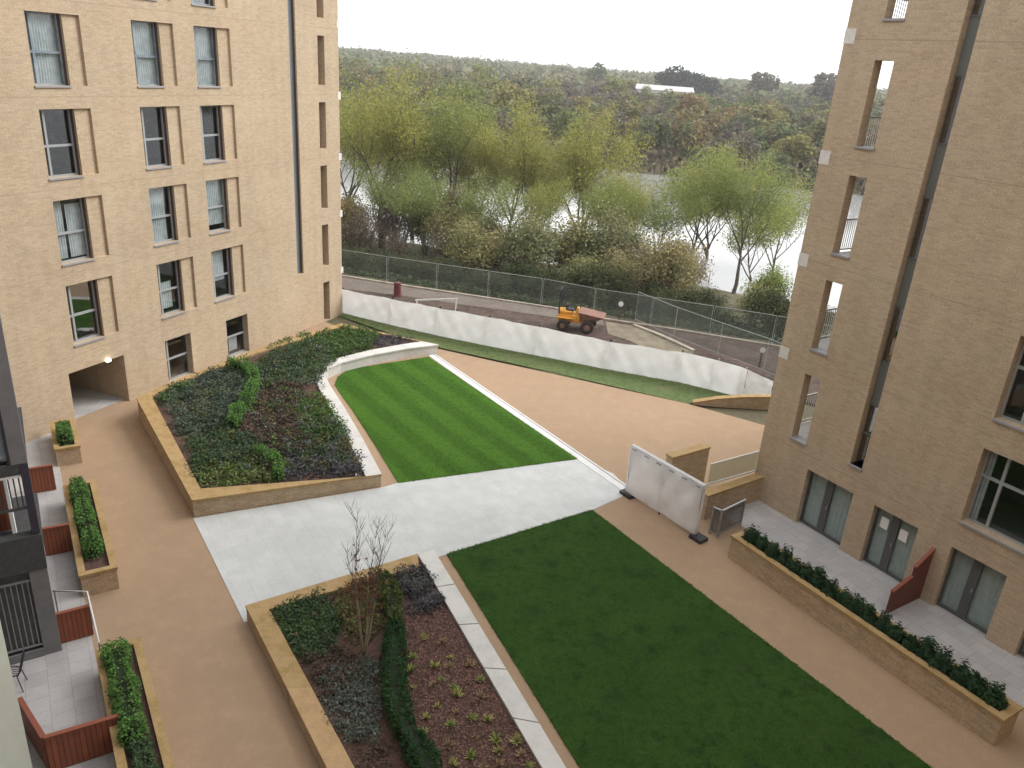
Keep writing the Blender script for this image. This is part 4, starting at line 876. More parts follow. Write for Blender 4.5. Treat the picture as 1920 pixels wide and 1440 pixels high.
patch([(520, 845), (640, 790), (655, 835), (560, 870)], .5, .5, .34, .4, F_DK, 'dark green shrubs between the green and purplish ones of the large bed', seed=8, dens=90)
patch([(470, 690), (520, 660), (600, 640), (640, 665), (595, 700), (560, 725), (490, 735)], .55, .42, .36, .4, F_DK, 'dark green shrubs behind the curved hedge along the wall', seed=9, dens=110)
patch([(480, 668), (560, 634), (650, 614), (720, 628), (690, 655), (620, 672), (560, 650)], .5, .42, .34, .36, F_MG, 'green shrubs at the back of the large bed near the block', seed=10, dens=110)
patch([(655, 645), (720, 628), (785, 638), (740, 646), (660, 660)], .45, .4, .3, .3, F_PU, 'brownish purple low shrubs at the far tip of the large bed', seed=11, dens=90)
patch([(300, 745), (345, 716), (360, 725), (310, 765)], .75, .4, .35, .45, F_MG, 'green shrubs in the back left corner of the large bed', seed=12, dens=100)
patch([(650, 876), (664, 872), (676, 888), (660, 893)], .6, .4, .1, .06, F_WH, 'few small white flowers at the front right of the large bed', 'flowers', leaf=.05, dens=10, seed=13)
patch([(430, 885), (505, 872), (515, 898), (440, 910)], .62, .6, .16, .12, F_PK, 'small pink and rust flowers among the pale cushion plants', 'flowers', leaf=.05, dens=26, seed=14)

def hedge(pts, wd, h, m, label, name='hedge', leaf=.045, dens=900, seed=1, z0=0.0, group=None, core=True, world=False):
    r = np.random.default_rng(seed); P = [np.array(p if world else at(*p)) for p in pts]; org = P[0].copy(); out_ = []; cm = MB()
    for ia, (a, c) in enumerate(zip(P[:-1], P[1:])):
        d = c - a; L_ = np.linalg.norm(d[:2]); n = int(dens * L_); s = r.uniform(0, 1, n); ang = r.uniform(0, PI, n); rr = r.uniform(.78, 1.1, n)
        bump_ = 1 + .17 * np.sin((s * L_ + a[0] * 2) * 4.3) + .10 * np.sin(s * L_ * 11 + a[1]) + .07 * np.sin(s * L_ * 23 + ang)
        nrm = np.array([-d[1], d[0]]) / L_; cx_ = np.sign(np.cos(ang)) * np.abs(np.cos(ang)) ** .5 * wd / 2 * rr * bump_; cz_ = np.abs(np.sin(ang)) ** .55 * h * rr * bump_
        q = a[None] + d[None] * s[:, None]; q[:, 0] += nrm[0] * cx_; q[:, 1] += nrm[1] * cx_; q[:, 2] += cz_; out_.append(q)
        e = .6; a_, c_ = a, c
        if ia == 0: a = a + d / L_ * .08
        if ia == len(P) - 2: c = c - d / L_ * .08
        A = [a[:2] - nrm * wd / 2 * e, c[:2] - nrm * wd / 2 * e, c[:2] + nrm * wd / 2 * e, a[:2] + nrm * wd / 2 * e]
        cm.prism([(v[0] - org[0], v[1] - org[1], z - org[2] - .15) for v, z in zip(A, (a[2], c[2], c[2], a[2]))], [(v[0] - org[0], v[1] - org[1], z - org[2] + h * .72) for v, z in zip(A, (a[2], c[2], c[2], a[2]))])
    for e_, o_ in ((P[0], P[1]), (P[-1], P[-2])):
        n = int(dens * wd * .8); d = r.normal(size=(n, 3)); d[:, 2] = np.abs(d[:, 2]); d /= np.linalg.norm(d, axis=1)[:, None]; d = np.sign(d) * np.abs(d) ** .7
        ax = (e_ - o_) / np.linalg.norm(e_ - o_); out_.append(e_ - ax * .1 + d * r.uniform(.8, 1.05, (n, 1)) * [wd * .5, wd * .5, h])
    cm.v = [(x, y, z) for x, y, z in cm.v]
    Q = np.concatenate(out_) - org; root = empty(name, tuple(org), 0, label, 'hedge', group)
    quads_obj('foliage', leaf_quads(Q, leaf, 1.5, .4, seed), m, root); cm.build('inner_filler', mat('hedge_core', (.02, .03, .012)), root); return root  # solid dark box added inside the leaf shell to stop see-through gaps
hedge([(428, 697, .75), (452, 697, .72), (472, 710, .68), (478, 730, .65), (468, 760, .65), (448, 785, .62), (436, 806, .62)], .42, .62, F_HG, 'long curved clipped hedge through the large raised bed', seed=21)
hedge([(480, 862, .55), (505, 868, .52), (522, 884, .5), (522, 902, .5)], .38, .5, F_HG, 'short curved hedge at the front of the large raised bed', seed=22)
for k_, (m_, lab_, sd_) in enumerate(((F_GR, 'scattered grey green plants through the large raised bed', 91), (F_OL, 'scattered olive plants through the large raised bed', 92), (F_MG, 'scattered fresh green plants through the large raised bed', 93))):
    patch([(305, 745), (350, 722), (480, 672), (600, 640), (640, 664), (600, 690), (600, 740), (650, 830), (675, 880), (530, 895), (380, 905)], .6, 1.05 if k_ < 2 else 1.3, .3, .4, m_, lab_, seed=sd_, dens=75)
# hedges in the left planters (world frame)
def WW(u_, w_, z): p = WPt(u_, w_); return (p[0], p[1], z)
hedge([WW(10.25, .93, .55), WW(11.3, .95, .55)], .42, .55, F_HG, 'small green hedge in the short planter beside the archway', seed=23, world=True)
hedge([WW(2.75, 1.05, .55), WW(6.95, 1.0, .55)], .42, .5, F_HG, 'green hedge in the middle left planter', seed=24, world=True)
hedge([WW(-4.4, 1.05, .55), WW(-1.55, 1.05, .55)], .5, .52, F_HG, 'bright green hedge in the nearest left planter', seed=25, world=True)
hedge([WW(-9, 1.15, .5), WW(-4.5, 1.12, .5)], .42, .38, F_DK, 'dark grey green hedge at the near end of the nearest left planter', seed=26, world=True)
patch([(182, 1060), (188, 1052), (203, 1052), (203, 1060)], .62, .3, .1, .05, F_WH, 'small white flowers at the near end of the middle left planter', 'flowers', leaf=.05, dens=8, seed=15)
# clipped shrubs in the long right planter
def shrub_mesh(seed, R_, h, leaf, n, m, name='shrub'):
    r = np.random.default_rng(seed); d = r.normal(size=(n, 3)); d[:, 2] = np.abs(d[:, 2]) + .05; d /= np.linalg.norm(d, axis=1)[:, None]
    lob = 1 + .22 * np.sin(d[:, 0] * 5 + seed) * np.cos(d[:, 1] * 6) + .15 * np.sin(d[:, 2] * 9 + seed); P = d * (r.uniform(.55, 1.08, n) * lob)[:, None] * [R_, R_, h]
    return quads_obj(name, leaf_quads(P, leaf, 1.5, .3, seed), m, me_only=True)
F_HP = fmat('planter_shrub_leaf', (.018, .045, .018), (.03, .068, .025))
SM = [shrub_mesh(40 + k, .26, .56, .055, 900, F_HP) for k in range(4)]
NS = 19
for k in range(NS):
    p = np.array([PR[0], PR[1], 0]) + np.array([.547135, -.837044, 0]) * (.45 + k * (7.4 / (NS - 1)) + random.uniform(-.05, .05)) + np.array([.837044, .547135, 0]) * (.43 + random.uniform(-.03, .03))
    o = bpy.data.objects.new('shrub', SM[k % 4]); COL.objects.link(o); o.location = (p[0], p[1], .67); s = random.uniform(.85, 1.15); o.scale = (s, s, s * random.uniform(.85, 1.1)); o.rotation_euler = (0, 0, random.uniform(0, 6))
    tag(o, 'dark green rounded shrub in the long planter by the right terrace', 'shrub', 'rounded shrubs in the long right planter')

# ---- bed 2 planting
patch([(512, 1145), (600, 1112), (640, 1140), (640, 1200), (575, 1240), (540, 1195)], .42, .3, .26, .22, F_DK, 'low dark green ground cover in the top left corner of the near bed', seed=50, dens=130, leaf=.05)
patch([(512, 1145), (620, 1112), (600, 1180), (560, 1215)], .48, .5, .26, .2, F_MG, 'lighter green ground cover among the dark in the near bed', seed=51, dens=50, leaf=.05)
patch([(530, 1150), (610, 1130), (590, 1180), (560, 1200)], .6, .55, .06, .04, F_PK, 'sparse red and white flowers in the near bed ground cover', 'flowers', leaf=.045, dens=8, seed=52)
patch([(575, 1225), (660, 1210), (690, 1260), (640, 1320), (605, 1290)], .42, .3, .25, .24, F_BP, 'brown heather around the foot of the bare tree', seed=53, dens=110, leaf=.045)
patch([(590, 1270), (700, 1230), (715, 1330), (700, 1400), (650, 1380)], .42, .32, .27, .26, F_GR, 'grey green lavender like plants left of the dark hedge', seed=54, dens=100, leaf=.045)
patch([(655, 1385), (720, 1370), (760, 1480), (700, 1520)], .42, .4, .25, .22, F_BP, 'dull brown plants at the bottom of the near bed', seed=55, dens=80, leaf=.045)
patch([(640, 1100), (715, 1080), (720, 1120), (700, 1200), (640, 1200)], .45, .34, .3, .38, F_OL, 'olive brown leafy shrubs behind the bare tree', seed=56, dens=90, leaf=.05)
patch([(650, 1085), (710, 1078), (715, 1110), (650, 1120)], .6, .4, .26, .28, F_RD, 'rust red leaves low in the bare tree', seed=57, dens=60, leaf=.05)
patch([(745, 1075), (790, 1065), (830, 1135), (770, 1145)], .42, .28, .26, .32, F_PU, 'grey purple lavender clumps at the back right of the near bed', seed=58, dens=130, leaf=.045)
patch([(750, 1070), (795, 1064), (810, 1100), (760, 1110)], .55, .4, .24, .26, F_GR, 'silver grey lavender tips at the back right of the near bed', seed=59, dens=60, leaf=.04)
patch([(760, 1062), (782, 1058), (788, 1070), (765, 1072)], .6, .3, .12, .14, F_PK, 'small pink flowers in the back corner of the near bed', 'flowers', leaf=.05, dens=30, seed=60)
hedge([(715, 1095, .4), (733, 1130, .4), (741, 1180, .4)], .42, .5, fmat('olive_hedge_leaf', (.05, .085, .02), (.10, .13, .035)), 'yellowish green hedge section at the back of the near bed', seed=61)
hedge([(741, 1190, .4), (738, 1250, .4), (738, 1310, .4), (752, 1365, .4), (790, 1440, .4), (830, 1500, .4)], .5, .5, F_HD, 'dark winding hedge dividing the near raised bed', seed=62)
# yellow-green tufts on the mulch
def tuft(seed, m):
    r = np.random.default_rng(seed); n = 46; a = r.uniform(0, 2 * PI, n); t = r.uniform(.2, 1.15, n); L_ = r.uniform(.09, .17, n); b0 = np.zeros((n, 3)); d = np.stack([np.cos(a) * np.sin(t), np.sin(a) * np.sin(t), np.cos(t)], 1)
    tip = d * L_[:, None]; s = np.stack([-np.sin(a), np.cos(a), 0 * a], 1) * .012
    return quads_obj('tuft', np.stack([b0 - s * .6, b0 + s * .6, tip * .7 + s, tip], 1), m, me_only=True)
F_T = [fmat('tuft_leaf_%s' % c, v, isl=.3) for c, v in (('yellow', (.36, .35, .12)), ('straw', (.36, .27, .16)), ('green', (.27, .33, .10)))]
TM = [tuft(70 + k, F_T[k % 3]) for k in range(6)]
T_PX = [(795, 1196), (828, 1205), (775, 1232), (845, 1234), (880, 1247), (770, 1257), (815, 1250), (843, 1252), (900, 1275), (775, 1290), (812, 1283), (850, 1290), (858, 1303), (902, 1308), (768, 1320), (820, 1325), (855, 1335), (884, 1347), (915, 1350), (760, 1358), (845, 1358), (793, 1375), (890, 1382), (930, 1387), (968, 1390), (842, 1398), (882, 1418), (935, 1408), (978, 1415), (800, 1410), (850, 1432), (905, 1440), (829, 1275), (800, 1345), (935, 1432), (990, 1436)]
for k, (x, y) in enumerate(T_PX):
    p = at(x, y, .38); o = bpy.data.objects.new('grass_tuft', TM[k % 6]); COL.objects.link(o); o.location = (p[0], p[1], .35); s = random.uniform(.8, 1.5); o.scale = (s, s, s); o.rotation_euler = (0, 0, random.uniform(0, 6))
    tag(o, 'small yellow green plant tuft on the brown mulch', 'plant', 'small tufts planted on the mulch of the near bed')
# mulch chips
r = np.random.default_rng(90); poly = W2([(748, 1140), (828, 1135), (1015, 1440), (790, 1440), (745, 1300)], .36); P = poly_pts(poly, .045, r); P3 = np.concatenate([P, r.uniform(.355, .385, (len(P), 1))], 1) - [poly[0][0], poly[0][1], 0]
o = quads_obj('bark_mulch', leaf_quads(P3, .035, 1.8, 1.5, 90), mat('bark_chip', (.165, .09, .07), island=.75)); o.location = (poly[0][0], poly[0][1], 0); tag(o, 'reddish brown bark mulch on the near raised bed', 'mulch', kind='stuff')

# ================================================================== TREES
def grow(seed, H, trunk_h, spread, levels=3, lean=(0, 0), n1=5, n2=4, n3=4, up=.55, r0=.22, curve=.25):
    """returns tube MB and twig sample points (with direction)"""
    R_ = random.Random(seed); mb = MB(); tw = []
    def branch(p, d, L_, r, lv):
        k = 4; pts = [Vector(p)]; rad = [r]; d = Vector(d).normalized()
        for i in range(k):
            d = (d + Vector((R_.gauss(0, curve), R_.gauss(0, curve), R_.gauss(0, curve * .5) + (.10 if lv < 3 else -.02))) * .5).normalized(); pts.append(pts[-1] + d * L_ / k); rad.append(r * (1 - .55 * (i + 1) / k))
        mb.tube(pts, rad, 6 if lv < 2 else 4)
        if lv >= levels:
            for i in range(1, k + 1): tw.append(pts[i]); 
            return
        nn = (n1, n2, n3, n3)[lv]
        for i in range(nn):
            s = (.25 + .75 * (i + 1) / nn) * k if lv else (.55 + .45 * (i + 1) / nn) * k; i0 = min(k - 1, int(s)); q = pts[i0].lerp(pts[i0 + 1], min(1, s - i0)) if i0 < k else pts[-1]
            a = 2 * PI * (i / nn) + R_.uniform(-.6, .6); out_ = Vector((math.cos(a), math.sin(a), 0)) * spread; dd = (d * .5 + out_ + Vector((0, 0, up))).normalized()
            branch(q, dd, L_ * R_.uniform(.55, .8) if lv else (H - trunk_h) * R_.uniform(.45, .65), rad[i0] * .55, lv + 1)
        if lv == 0: branch(pts[-1], d, (H - trunk_h) * .6, rad[-1] * .9, 1)
    branch((0, 0, -.3), (lean[0], lean[1], 1), trunk_h + .3, r0, 0)
    return mb, tw
WIL = ramp_mat('willow_leaf', [(.25, .28, .09), (.36, .345, .10), (.31, .325, .10), (.40, .37, .105)], nscale=.35, island=.3, translucent=.3)
WIL2 = ramp_mat('green_willow_leaf', [(.23, .28, .095), (.27, .31, .10), (.31, .33, .10)], nscale=.4, island=.3, translucent=.3)
def tree_protos(seed, H, trunk_h, spread, m, leafn, sig, lsize, zmin=5.0, **kw):
    mb, tw = grow(seed, H, trunk_h, spread, **kw); r = np.random.default_rng(seed); T = np.array([tuple(t) for t in tw]); idx = r.integers(0, len(T), leafn)
    P = T[idx] + r.normal(size=(leafn, 3)) * sig; P = P[P[:, 2] > zmin + .8 * np.sin(P[:, 0] * 1.3) * np.cos(P[:, 1])]
    tm = mb.build('trunk', BARK); me_t = tm.data; bpy.data.objects.remove(tm)
    return me_t, quads_obj('crown', leaf_quads(P, lsize, 2.2, .15, seed, droop=1.2), m, me_only=True)
def place_tree(name, pr_, loc, s, rz, label, cat='tree', group=None, sz=None):
    root = empty(name, loc, rz, label, cat, group); root.scale = (s, s, sz or s)
    for nm, me in (('trunk', pr_[0]), ('crown', pr_[1])): o = bpy.data.objects.new(nm, me); COL.objects.link(o); o.parent = root
    return root
wp = [tree_protos(101 + k, 12.5, 4.0, .75, WIL, 14500, .48, .095, zmin=6.0, up=.75, lean=l, r0=.26) for k, l in enumerate([(.05, 0), (-.12, .05), (.18, 0)])]
wp2 = [tree_protos(111 + k, 12.0, 4.2, .85, WIL2, 10500, .5, .095, zmin=6.4, up=.7, lean=l, r0=.2, n1=4) for k, l in enumerate([(.1, 0), (.35, .05)])]
def base_at(px, y, z=None):       # stand a tree at distance y on the ground in the direction of a photo column
    yy = 720; d = (px - CX) * Rt - (350 - CY) * Up + F_PX * Fw; x = d[0] / d[1] * y; return (x, y, (ground_z(x, y) if z is None else z))
wl_specs = [('T', 715, 68, wp[0], 1.08, 0.3, 'full yellow green willow at the left end of the riverside row'),
            ('T', 845, 70, wp[1], 1.06, 1.9, 'yellow willow second from the left on the river bank'),
            ('T', 950, 71, wp[2], 1.0, 0.0, 'leaning willow third from the left on the river bank'),
            ('T', 1095, 68, wp[0], .98, 2.6, 'upright willow in the middle of the riverside row'),
            ('T', 1305, 66, wp2[0], .93, .2, 'thin trunked willow left of the bright water'),
            ('T', 1410, 62, wp2[1], .90, 0.0, 'willow leaning right across the bright water'),
            ('T', 1480, 74, wp2[0], .88, 2.2, 'pale willow close to the right block'),
            ('T', 650, 76, wp[1], .98, .5, 'willow partly hidden by the left block'),
            ('T', 1180, 82, wp[2], .70, 3.3, 'smaller willow behind the gap in the middle of the row'),
            ('T', 800, 64, wp2[0], .62, 4.1, 'small green willow between the first two on the left'),
            ('T', 1240, 62, wp2[0], .64, 1.0, 'low rounded willow just left of the bright water'),
            ('T', 780, 77, wp[2], 1.0, 4.0, 'willow set back between the first and second on the left'),
            ('T', 1150, 74, wp2[0], .84, 5.5, 'green willow right of the upright middle one'),
            ('T', 1350, 78, wp[1], .92, 3.0, 'willow set back over the far water on the right'),
            ('T', 910, 62, wp2[1], .62, 3.4, 'low olive willow in the scrub left of the middle'),
            ('T', 1045, 63, wp2[1], .62, 2.0, 'low pale willow right of the middle of the row'),
            ('T', 1130, 64, wp2[0], .66, 0.7, 'low spreading willow in front of the middle gap'),
            ('T', 1190, 68, wp[1], .66, 2.9, 'rounded yellow green willow left of the dark bush'),
            ('T', 755, 61, wp2[0], .58, 1.2, 'low light willow below the first two on the left'),
            ('T', 1000, 76, wp[0], .95, 1.1, 'willow set back right of the leaning one'),
            ('T', 885, 75, wp[1], .98, 4.4, 'willow set back between the second and third ones'),
            ('T', 1450, 70, wp2[1], .84, 2.4, 'arching willow above the brightest water'),
            ('T', 690, 64, wp2[1], .60, 5.0, 'low willow in front of the leftmost one')]
for _, px, y, p_, s, rz, lab in wl_specs: place_tree('willow_tree', p_, base_at(px, y), s, rz, lab, group='willows along the river bank')
# bushes of the bank scrub
def bush_proto(seed, R_, h, m, n, leaf, sigma=.3):
    r = np.random.default_rng(seed); rr = random.Random(seed); st = MB(); tips = []
    for k in range(16):
        a = rr.uniform(0, 6.28); t = rr.uniform(.1, .75); L_ = h * rr.uniform(.6, 1.0); e = Vector((math.cos(a) * math.sin(t) * R_ * 1.1, math.sin(a) * math.sin(t) * R_ * 1.1, L_ * math.cos(t * .7)))
        mid = e * .5 + Vector((rr.gauss(0, .1), rr.gauss(0, .1), .2)); st.tube([(0, 0, -.2), mid, e], [.05, .03, .012], 4)
        for f_ in (.45, .6, .75, .9, 1.0): tips.append(tuple(mid.lerp(e, (f_ - .4) / .6)))
    T = np.array(tips); P = T[r.integers(0, len(T), n)] + r.normal(size=(n, 3)) * sigma * [1, 1, .8]; P = P[P[:, 2] > .05]
    so_ = st.build('stems', TWIG); me_s = so_.data; bpy.data.objects.remove(so_)
    return me_s, quads_obj('foliage', leaf_quads(P, leaf, 1.8, .2, seed), m, me_only=True)
SCR = ramp_mat('scrub_leaf', [(.23, .24, .12), (.33, .28, .14), (.26, .28, .12), (.36, .27, .13), (.27, .23, .16), (.31, .32, .13)], nscale=.6, island=.35)
SCD = ramp_mat('dark_scrub_leaf', [(.06, .08, .035), (.09, .10, .045), (.07, .09, .045)], nscale=.6, island=.35)
SCG = ramp_mat('bright_scrub_leaf', [(.18, .24, .05), (.23, .28, .06)], nscale=.6, island=.3)
SCB = ramp_mat('bare_scrub_leaf', [(.17, .135, .105), (.14, .12, .095), (.20, .16, .115)], nscale=.6, island=.35)
bp_s = [bush_proto(201 + k, 2.0, 3.6, SCR, 6500, .08, .40) for k in range(3)]; bp_d = [bush_proto(211 + k, 2.1, 2.7, SCD, 6500, .09, .36) for k in range(2)]
bp_g = [bush_proto(221, 1.9, 3.4, SCG, 6500, .08, .38)]; bp_b = [bush_proto(231 + k, 1.8, 3.4, SCB, 3400, .06, .34) for k in range(2)]
def place_bush(pr_, loc, s, rz, label, group):
    root = empty('bush', loc, rz, label, 'bush', group); root.scale = (s, s, s * random.uniform(.85, 1.15))
    for nm, me in (('stems', pr_[0]), ('foliage', pr_[1])): o = bpy.data.objects.new(nm, me); COL.objects.link(o); o.parent = root
rr = random.Random(5)
for row, (dy, step, sc_) in enumerate([(5.0, 2.6, .8), (8.5, 3.0, 1.0), (12.5, 3.2, 1.15), (17, 3.6, 1.2), (21.5, 4.2, 1.15)]):
    x = -19.0
    while x < 26:
        xx = x + rr.uniform(-.8, .8); y = fence_y(xx) + dy + rr.uniform(-1.2, 1.2); t = xx / y; px_ = CX + F_PX * t
        if row >= 2 and px_ > 1300: x += step; continue        # open view to the water on the right
        if (row == 4 and rr.random() < .7) or (row == 3 and rr.random() < .3): x += step; continue
        u_ = rr.random()
        if row == 0: pick, lab, grp = rr.choice(bp_d), 'low dark green bush just behind the mesh fence', 'dark bushes behind the mesh fence'
        elif xx > 9 and row == 1: pick, lab, grp = rr.choice(bp_d + bp_s), 'dark scrub bush on the slope at the right', 'dark bushes on the right slope'
        elif xx < -8: pick, lab, grp = (rr.choice(bp_b) if u_ < .5 else rr.choice(bp_s)), 'brown thinly leaved bush on the bank at the left', 'brown bushes on the left of the bank'
        elif u_ < .22: pick, lab, grp = rr.choice(bp_b), 'bare brown bush under the willows', 'bare brown bushes under the willows'
        elif u_ < .82: pick, lab, grp = rr.choice(bp_s), 'tawny autumn bush under the willows', 'tawny bushes under the willows'
        else: pick, lab, grp = rr.choice(bp_d), 'dark bush under the willows', 'dark bushes under the willows'
        s = sc_ * rr.uniform(.75, 1.2) * (.62 if row == 1 and px_ > 1300 else 1); place_bush(pick, (xx, y, ground_z(xx, y) - .1), s * (1.2 if row < 3 else 1.0), rr.uniform(0, 6), lab, grp); x += step * rr.uniform(.8, 1.2)
for px, y, s, pr_, lab in ((1245, 58, 1.45, bp_d[0], 'tall dark green bush left of the bright water'), (1485, 56, .95, bp_g[0], 'bright yellow green bush beside the right block'), (1200, 60, 1.1, bp_g[0], 'fresh green bush left of the dark tall one'), (800, 66, 1.35, bp_g[0], 'light green bush below the second willow'), (1000, 60, 1.3, bp_s[1], 'large orange brown bush in the middle of the bank')):
    place_bush(pr_, base_at(px, y), s, rr.uniform(0, 6), lab, None)
# low bramble cover on the bank
poly = [(x, fence_y(x) + 1.2) for x in range(-24, 25, 3)] + [(x, fence_y(x) + 9) for x in range(24, -25, -3)]
r = np.random.default_rng(77); P = poly_pts(poly, .17, r); P = P[r.uniform(size=len(P)) < .95]; zz_ = np.array([ground_z(x, y) for x, y in P]) + r.uniform(0, .42, len(P)) + .12 * np.sin(P[:, 0] * 2) * np.cos(P[:, 1] * 2.3)
o = quads_obj('bramble', leaf_quads(np.column_stack([P, zz_]), .2, 1.4, .6, 77), ramp_mat('bramble_leaf', [(.06, .085, .035), (.09, .105, .045), (.07, .085, .045)], nscale=.3, island=.4)); tag(o, 'low dark bramble covering the bank behind the mesh fence', 'bramble', kind='stuff')

# far woods across the river
def blob_crown(seed, R_, h, z0, n, leaf, m, trunk=True, name='crown'):
    r = np.random.default_rng(seed); K = 14; c = r.normal(size=(K, 3)); c /= np.linalg.norm(c, axis=1)[:, None]; c *= r.uniform(.3, .75, (K, 1)); k = r.integers(0, K, n); d = r.normal(size=(n, 3)); d /= np.linalg.norm(d, axis=1)[:, None]
    rad = r.uniform(.25, .5, K)[k]; P = (c[k] + d * rad[:, None] * r.uniform(.6, 1.05, (n, 1))) * [R_, R_, h / 2] + [0, 0, z0 + h / 2]; P = P[P[:, 2] > .3]
    return quads_obj(name, leaf_quads(P, leaf, 1.4, .3, seed), m, me_only=True)
FAR = ramp_mat('far_wood_leaf', [(.13, .165, .06), (.20, .18, .085), (.23, .24, .07), (.17, .145, .10), (.15, .19, .08), (.26, .175, .09), (.27, .26, .09), (.18, .165, .10), (.13, .16, .08), (.21, .22, .09)], nscale=.15, island=.35)
FARB = ramp_mat('far_bare_wood', [(.19, .16, .135), (.16, .14, .11), (.21, .18, .14)], nscale=.2, island=.35)
fm = [blob_crown(301 + k, 4.6, 8.2, .2, 1900, .5, FAR) for k in range(4)] + [blob_crown(311 + k, 4.2, 7.6, .4, 1200, .45, FARB) for k in range(2)]
tk = MB().tube([(0, 0, -.5), (.1, 0, 2.5), (0, .1, 5)], [.25, .2, .08], 6).tube([(.1, 0, 2.3), (1.4, .3, 5)], [.12, .04], 4).tube([(.1, 0, 2.6), (-1.2, -.6, 5)], [.12, .04], 4).build('trunk', BARK); tkm = tk.data; bpy.data.objects.remove(tk)
rr = random.Random(11); cnt = 0; y = 151.0
while y < 345:
    stp = 8.5 + (y - 160) * .028; xl, xr = -.24 * y - 8, .40 * y + 8; x = xl + rr.uniform(0, stp)
    while x < xr:
        xx = x + rr.uniform(-2, 2); yy = y + rr.uniform(-2, 2.5) + (far_y(xx) - 153) * max(0, 1 - (y - 151) / 60); s = rr.uniform(.75, 1.25) * (.62 if y < 158 else .78 if y < 180 else 1.0) * (1 + (y - 163) * .0006)
        pxx = CX + F_PX * xx / yy
        white_gap = 1150 < pxx < 1310 and yy > 262
        if not (10 < xx < 34 and y < 156):
            if white_gap: s *= .78
            z = ground_z(xx, yy); wood = rr.random() < .16; me = rr.choice(fm[4:]) if wood else rr.choice(fm[:4])
            root = empty('woodland_tree', (xx, yy, z), rr.uniform(0, 6), 'bare grey brown tree in the wood across the river' if wood else 'leafy autumn tree in the wood across the river', 'tree', 'bare trees of the far wood' if wood else 'leafy trees of the far wood')
            root.scale = (s * 1.1, s * 1.1, s * rr.uniform(.85, 1.1)); oc = bpy.data.objects.new('crown', me); COL.objects.link(oc); oc.parent = root
            ot = bpy.data.objects.new('trunk', tkm); COL.objects.link(ot); ot.parent = root; cnt += 1
        x += stp * rr.uniform(.85, 1.2)
    y += 7.5 + (y - 160) * .05
print('far trees', cnt)
r = np.random.default_rng(333); poly = [(6, 147), (20, 143.5), (44, 138), (60, 134), (62, 152), (36, 160), (8, 162)]; P = poly_pts(poly, .62, r); zz_ = np.array([ground_z(x, y) for x, y in P]) + r.uniform(.2, 1.5, len(P)); P = np.column_stack([P, zz_])[zz_ > -2.9]
o = quads_obj('reeds', leaf_quads(P, .75, 1.7, -.2, 333, droop=2), mat('brown_reed', (.15, .11, .08), island=.4, noise=[(.15, (.10, .10, .055), .45, .6), (.4, (.22, .13, .07), .55, .7)])); tag(o, 'brown reed and scrub on the far shore of the river', 'reeds', kind='stuff')
# farther wood that reads as one mass
r = np.random.default_rng(400); Ps = []
for k in range(1500):
    yy = 345 + 650 * r.uniform() ** 1.3; xx = r.uniform(-.26, .43) * yy; pxx = CX + F_PX * xx / yy
    z = ground_z(xx, yy); R_ = r.uniform(4.5, 7.5) * (1 + (yy - 345) * .0006); h = r.uniform(6.5, 10.0); n = 90
    if 1150 < pxx < 1310 and yy < 400: continue
    d = r.normal(size=(n, 3)); d[:, 2] = np.abs(d[:, 2]); d /= np.linalg.norm(d, axis=1)[:, None]; Ps.append(d * r.uniform(.7, 1.05, (n, 1)) * [R_, R_, h] + [xx, yy, z])
P = np.concatenate(Ps); o = quads_obj('far_wood', leaf_quads(P, 1.7, 1.3, .4, 401), mat('far_wood_mass', (.17, .19, .095), rough=1, noise=[(.03, (.23, .195, .12), .42, .58), (.08, (.10, .14, .065), .5, .65), (.05, (.26, .17, .08), .62, .7)], island=.3, translucent=.2))
tag(o, 'distant autumn wood along the skyline', 'wood', kind='stuff')
# skyline trees that stand out
CON = fmat('dark_conifer', (.03, .04, .028), isl=.3); sk = blob_crown(410, 9, 11, 1, 2600, .8, CON); sk2 = blob_crown(411, 8, 10, 1, 2600, .7, FARB); sk3 = blob_crown(412, 6, 10, 1, 2000, .7, FAR)
for px, y, s, me, lab in ((1250, 400, 1.45, sk, 'dark evergreen clump on the skyline behind the white roofs'), (1290, 405, 1.2, sk, 'smaller dark evergreen clump on the skyline right of the larger one'), (1400, 370, 1.5, sk2, 'broad brown tree on the skyline right of the white roofs'), (1518, 330, 1.6, sk2, 'tall brown tree on the skyline beside the right block'), (1103, 400, 1.4, sk3, 'orange tinted tree on the skyline above the middle of the wood')):
    x, yy, z = base_at(px, y); root = empty('skyline_tree', (x, yy, z), 0, lab, 'tree'); root.scale = (s, s, s); oc = bpy.data.objects.new('crown', me); COL.objects.link(oc); oc.parent = root
    ot = bpy.data.objects.new('trunk', tkm); COL.objects.link(ot); ot.parent = root
# white roofed sheds far off
for (px, y, Lw, zt, lab) in ((1222, 330, 22, 9.0, 'long low shed with a white roof beyond the far wood'), (1440, 300, 9, 5.6, 'small white roofed hut far off near the right block'), (1500, 290, 12, 4.6, 'second small white hut far off near the right block')):
    x, yy, z = base_at(px, y); z0 = z - .3; h = zt - z0
    o = empty('far_shed', (x, yy, z0), math.radians(-6), lab, 'shed'); MB().box(-Lw / 2, Lw / 2, -4, 4, 0, h * .8).build('wall', CONC, o)
    MB().prism([(-Lw / 2 - .3, -4.4, h * .8), (Lw / 2 + .3, -4.4, h * .8), (Lw / 2 + .3, 4.4, h * .8), (-Lw / 2 - .3, 4.4, h * .8)], [(-Lw / 2, -.3, h), (Lw / 2, -.3, h), (Lw / 2, .3, h), (-Lw / 2, .3, h)]).build('roof', mat('white_roof', (.50, .48, .47)), o)
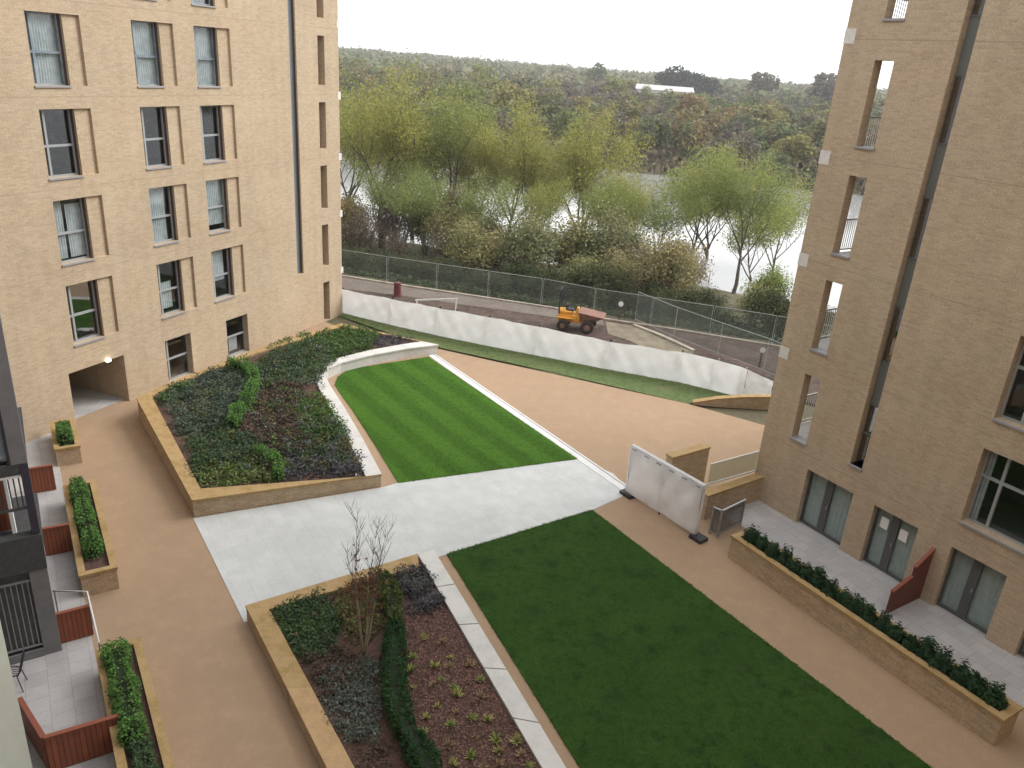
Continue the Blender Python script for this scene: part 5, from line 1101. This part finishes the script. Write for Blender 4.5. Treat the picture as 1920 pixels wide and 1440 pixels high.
# bare multi-stemmed tree in the near bed
tb_ = at(681, 1228, .38); bt = empty('bare_tree', (tb_[0], tb_[1], .33), 0, 'slender multi stemmed bare tree with pale stems in the near raised bed', 'tree')
R2_ = random.Random(3); st = MB(); tg = MB(); lf = []
for k, (dx, dy, L_) in enumerate(((-.10, .10, 3.5), (.05, .12, 3.3), (.16, .0, 2.6), (-.02, -.12, 2.9), (.10, .2, 3.1))):
    pts = [Vector((0, 0, -.05))]; d = Vector((dx * 1.3, dy, 1)).normalized()
    for i in range(8): d = (d + Vector((R2_.gauss(0, .05), R2_.gauss(0, .05), .04))).normalized(); pts.append(pts[-1] + d * L_ / 8)
    st.tube(pts[:6], [.03, .027, .023, .018, .014, .01], 6); tg.tube(pts[5:], [.01, .008, .006, .003], 4)
    for i in range(3, 9):
        for j in range(4):
            a = R2_.uniform(0, 6.28); dd = Vector((math.cos(a) * .45, math.sin(a) * .45, 1)).normalized(); q = pts[i]; tp_ = [q]
            for _ in range(4): dd = (dd + Vector((R2_.gauss(0, .12), R2_.gauss(0, .12), .06))).normalized(); tp_.append(tp_[-1] + dd * R2_.uniform(.1, .19))
            tg.tube(tp_, [.006, .005, .004, .003, .002], 3)
            for _ in range(2):
                a = R2_.uniform(0, 6.28); d3 = Vector((math.cos(a) * .5, math.sin(a) * .5, .8)).normalized(); b0 = tp_[2]; tg.tube([b0, b0 + d3 * .15, b0 + d3 * .28 + Vector((0, 0, .04))], [.004, .003, .002], 3)
            if i < 6 and R2_.random() < .8: lf += [tuple(tp_[R2_.randint(1, 4)] + Vector((R2_.gauss(0, .06), R2_.gauss(0, .06), R2_.gauss(0, .06)))) for _ in range(3)]
st.build('trunk', BARKP, bt, smooth=True); tg.build('twigs', TWIG, bt); quads_obj('leaves', leaf_quads(np.array(lf), .055, 1.5, .2, 5), F_RD, bt)

# ================================================================== HAZE (thin autumn air over the whole valley)
hz = MB().box(-1400, 1400, -60, 1400, -12, 34).build('haze', None or bpy.data.materials.new('valley_haze')); tag(hz, 'thin pale haze over the valley', 'haze', kind='stuff')
hm = hz.data.materials[0]; hm.use_nodes = True; hm.node_tree.nodes.remove(hm.node_tree.nodes['Principled BSDF']); pv = hm.node_tree.nodes.new('ShaderNodeVolumePrincipled')
pv.inputs['Color'].default_value = (.97, .97, .97, 1); pv.inputs['Density'].default_value = .0004; pv.inputs['Anisotropy'].default_value = .2
hm.node_tree.links.new(pv.outputs[0], hm.node_tree.nodes['Material Output'].inputs['Volume'])
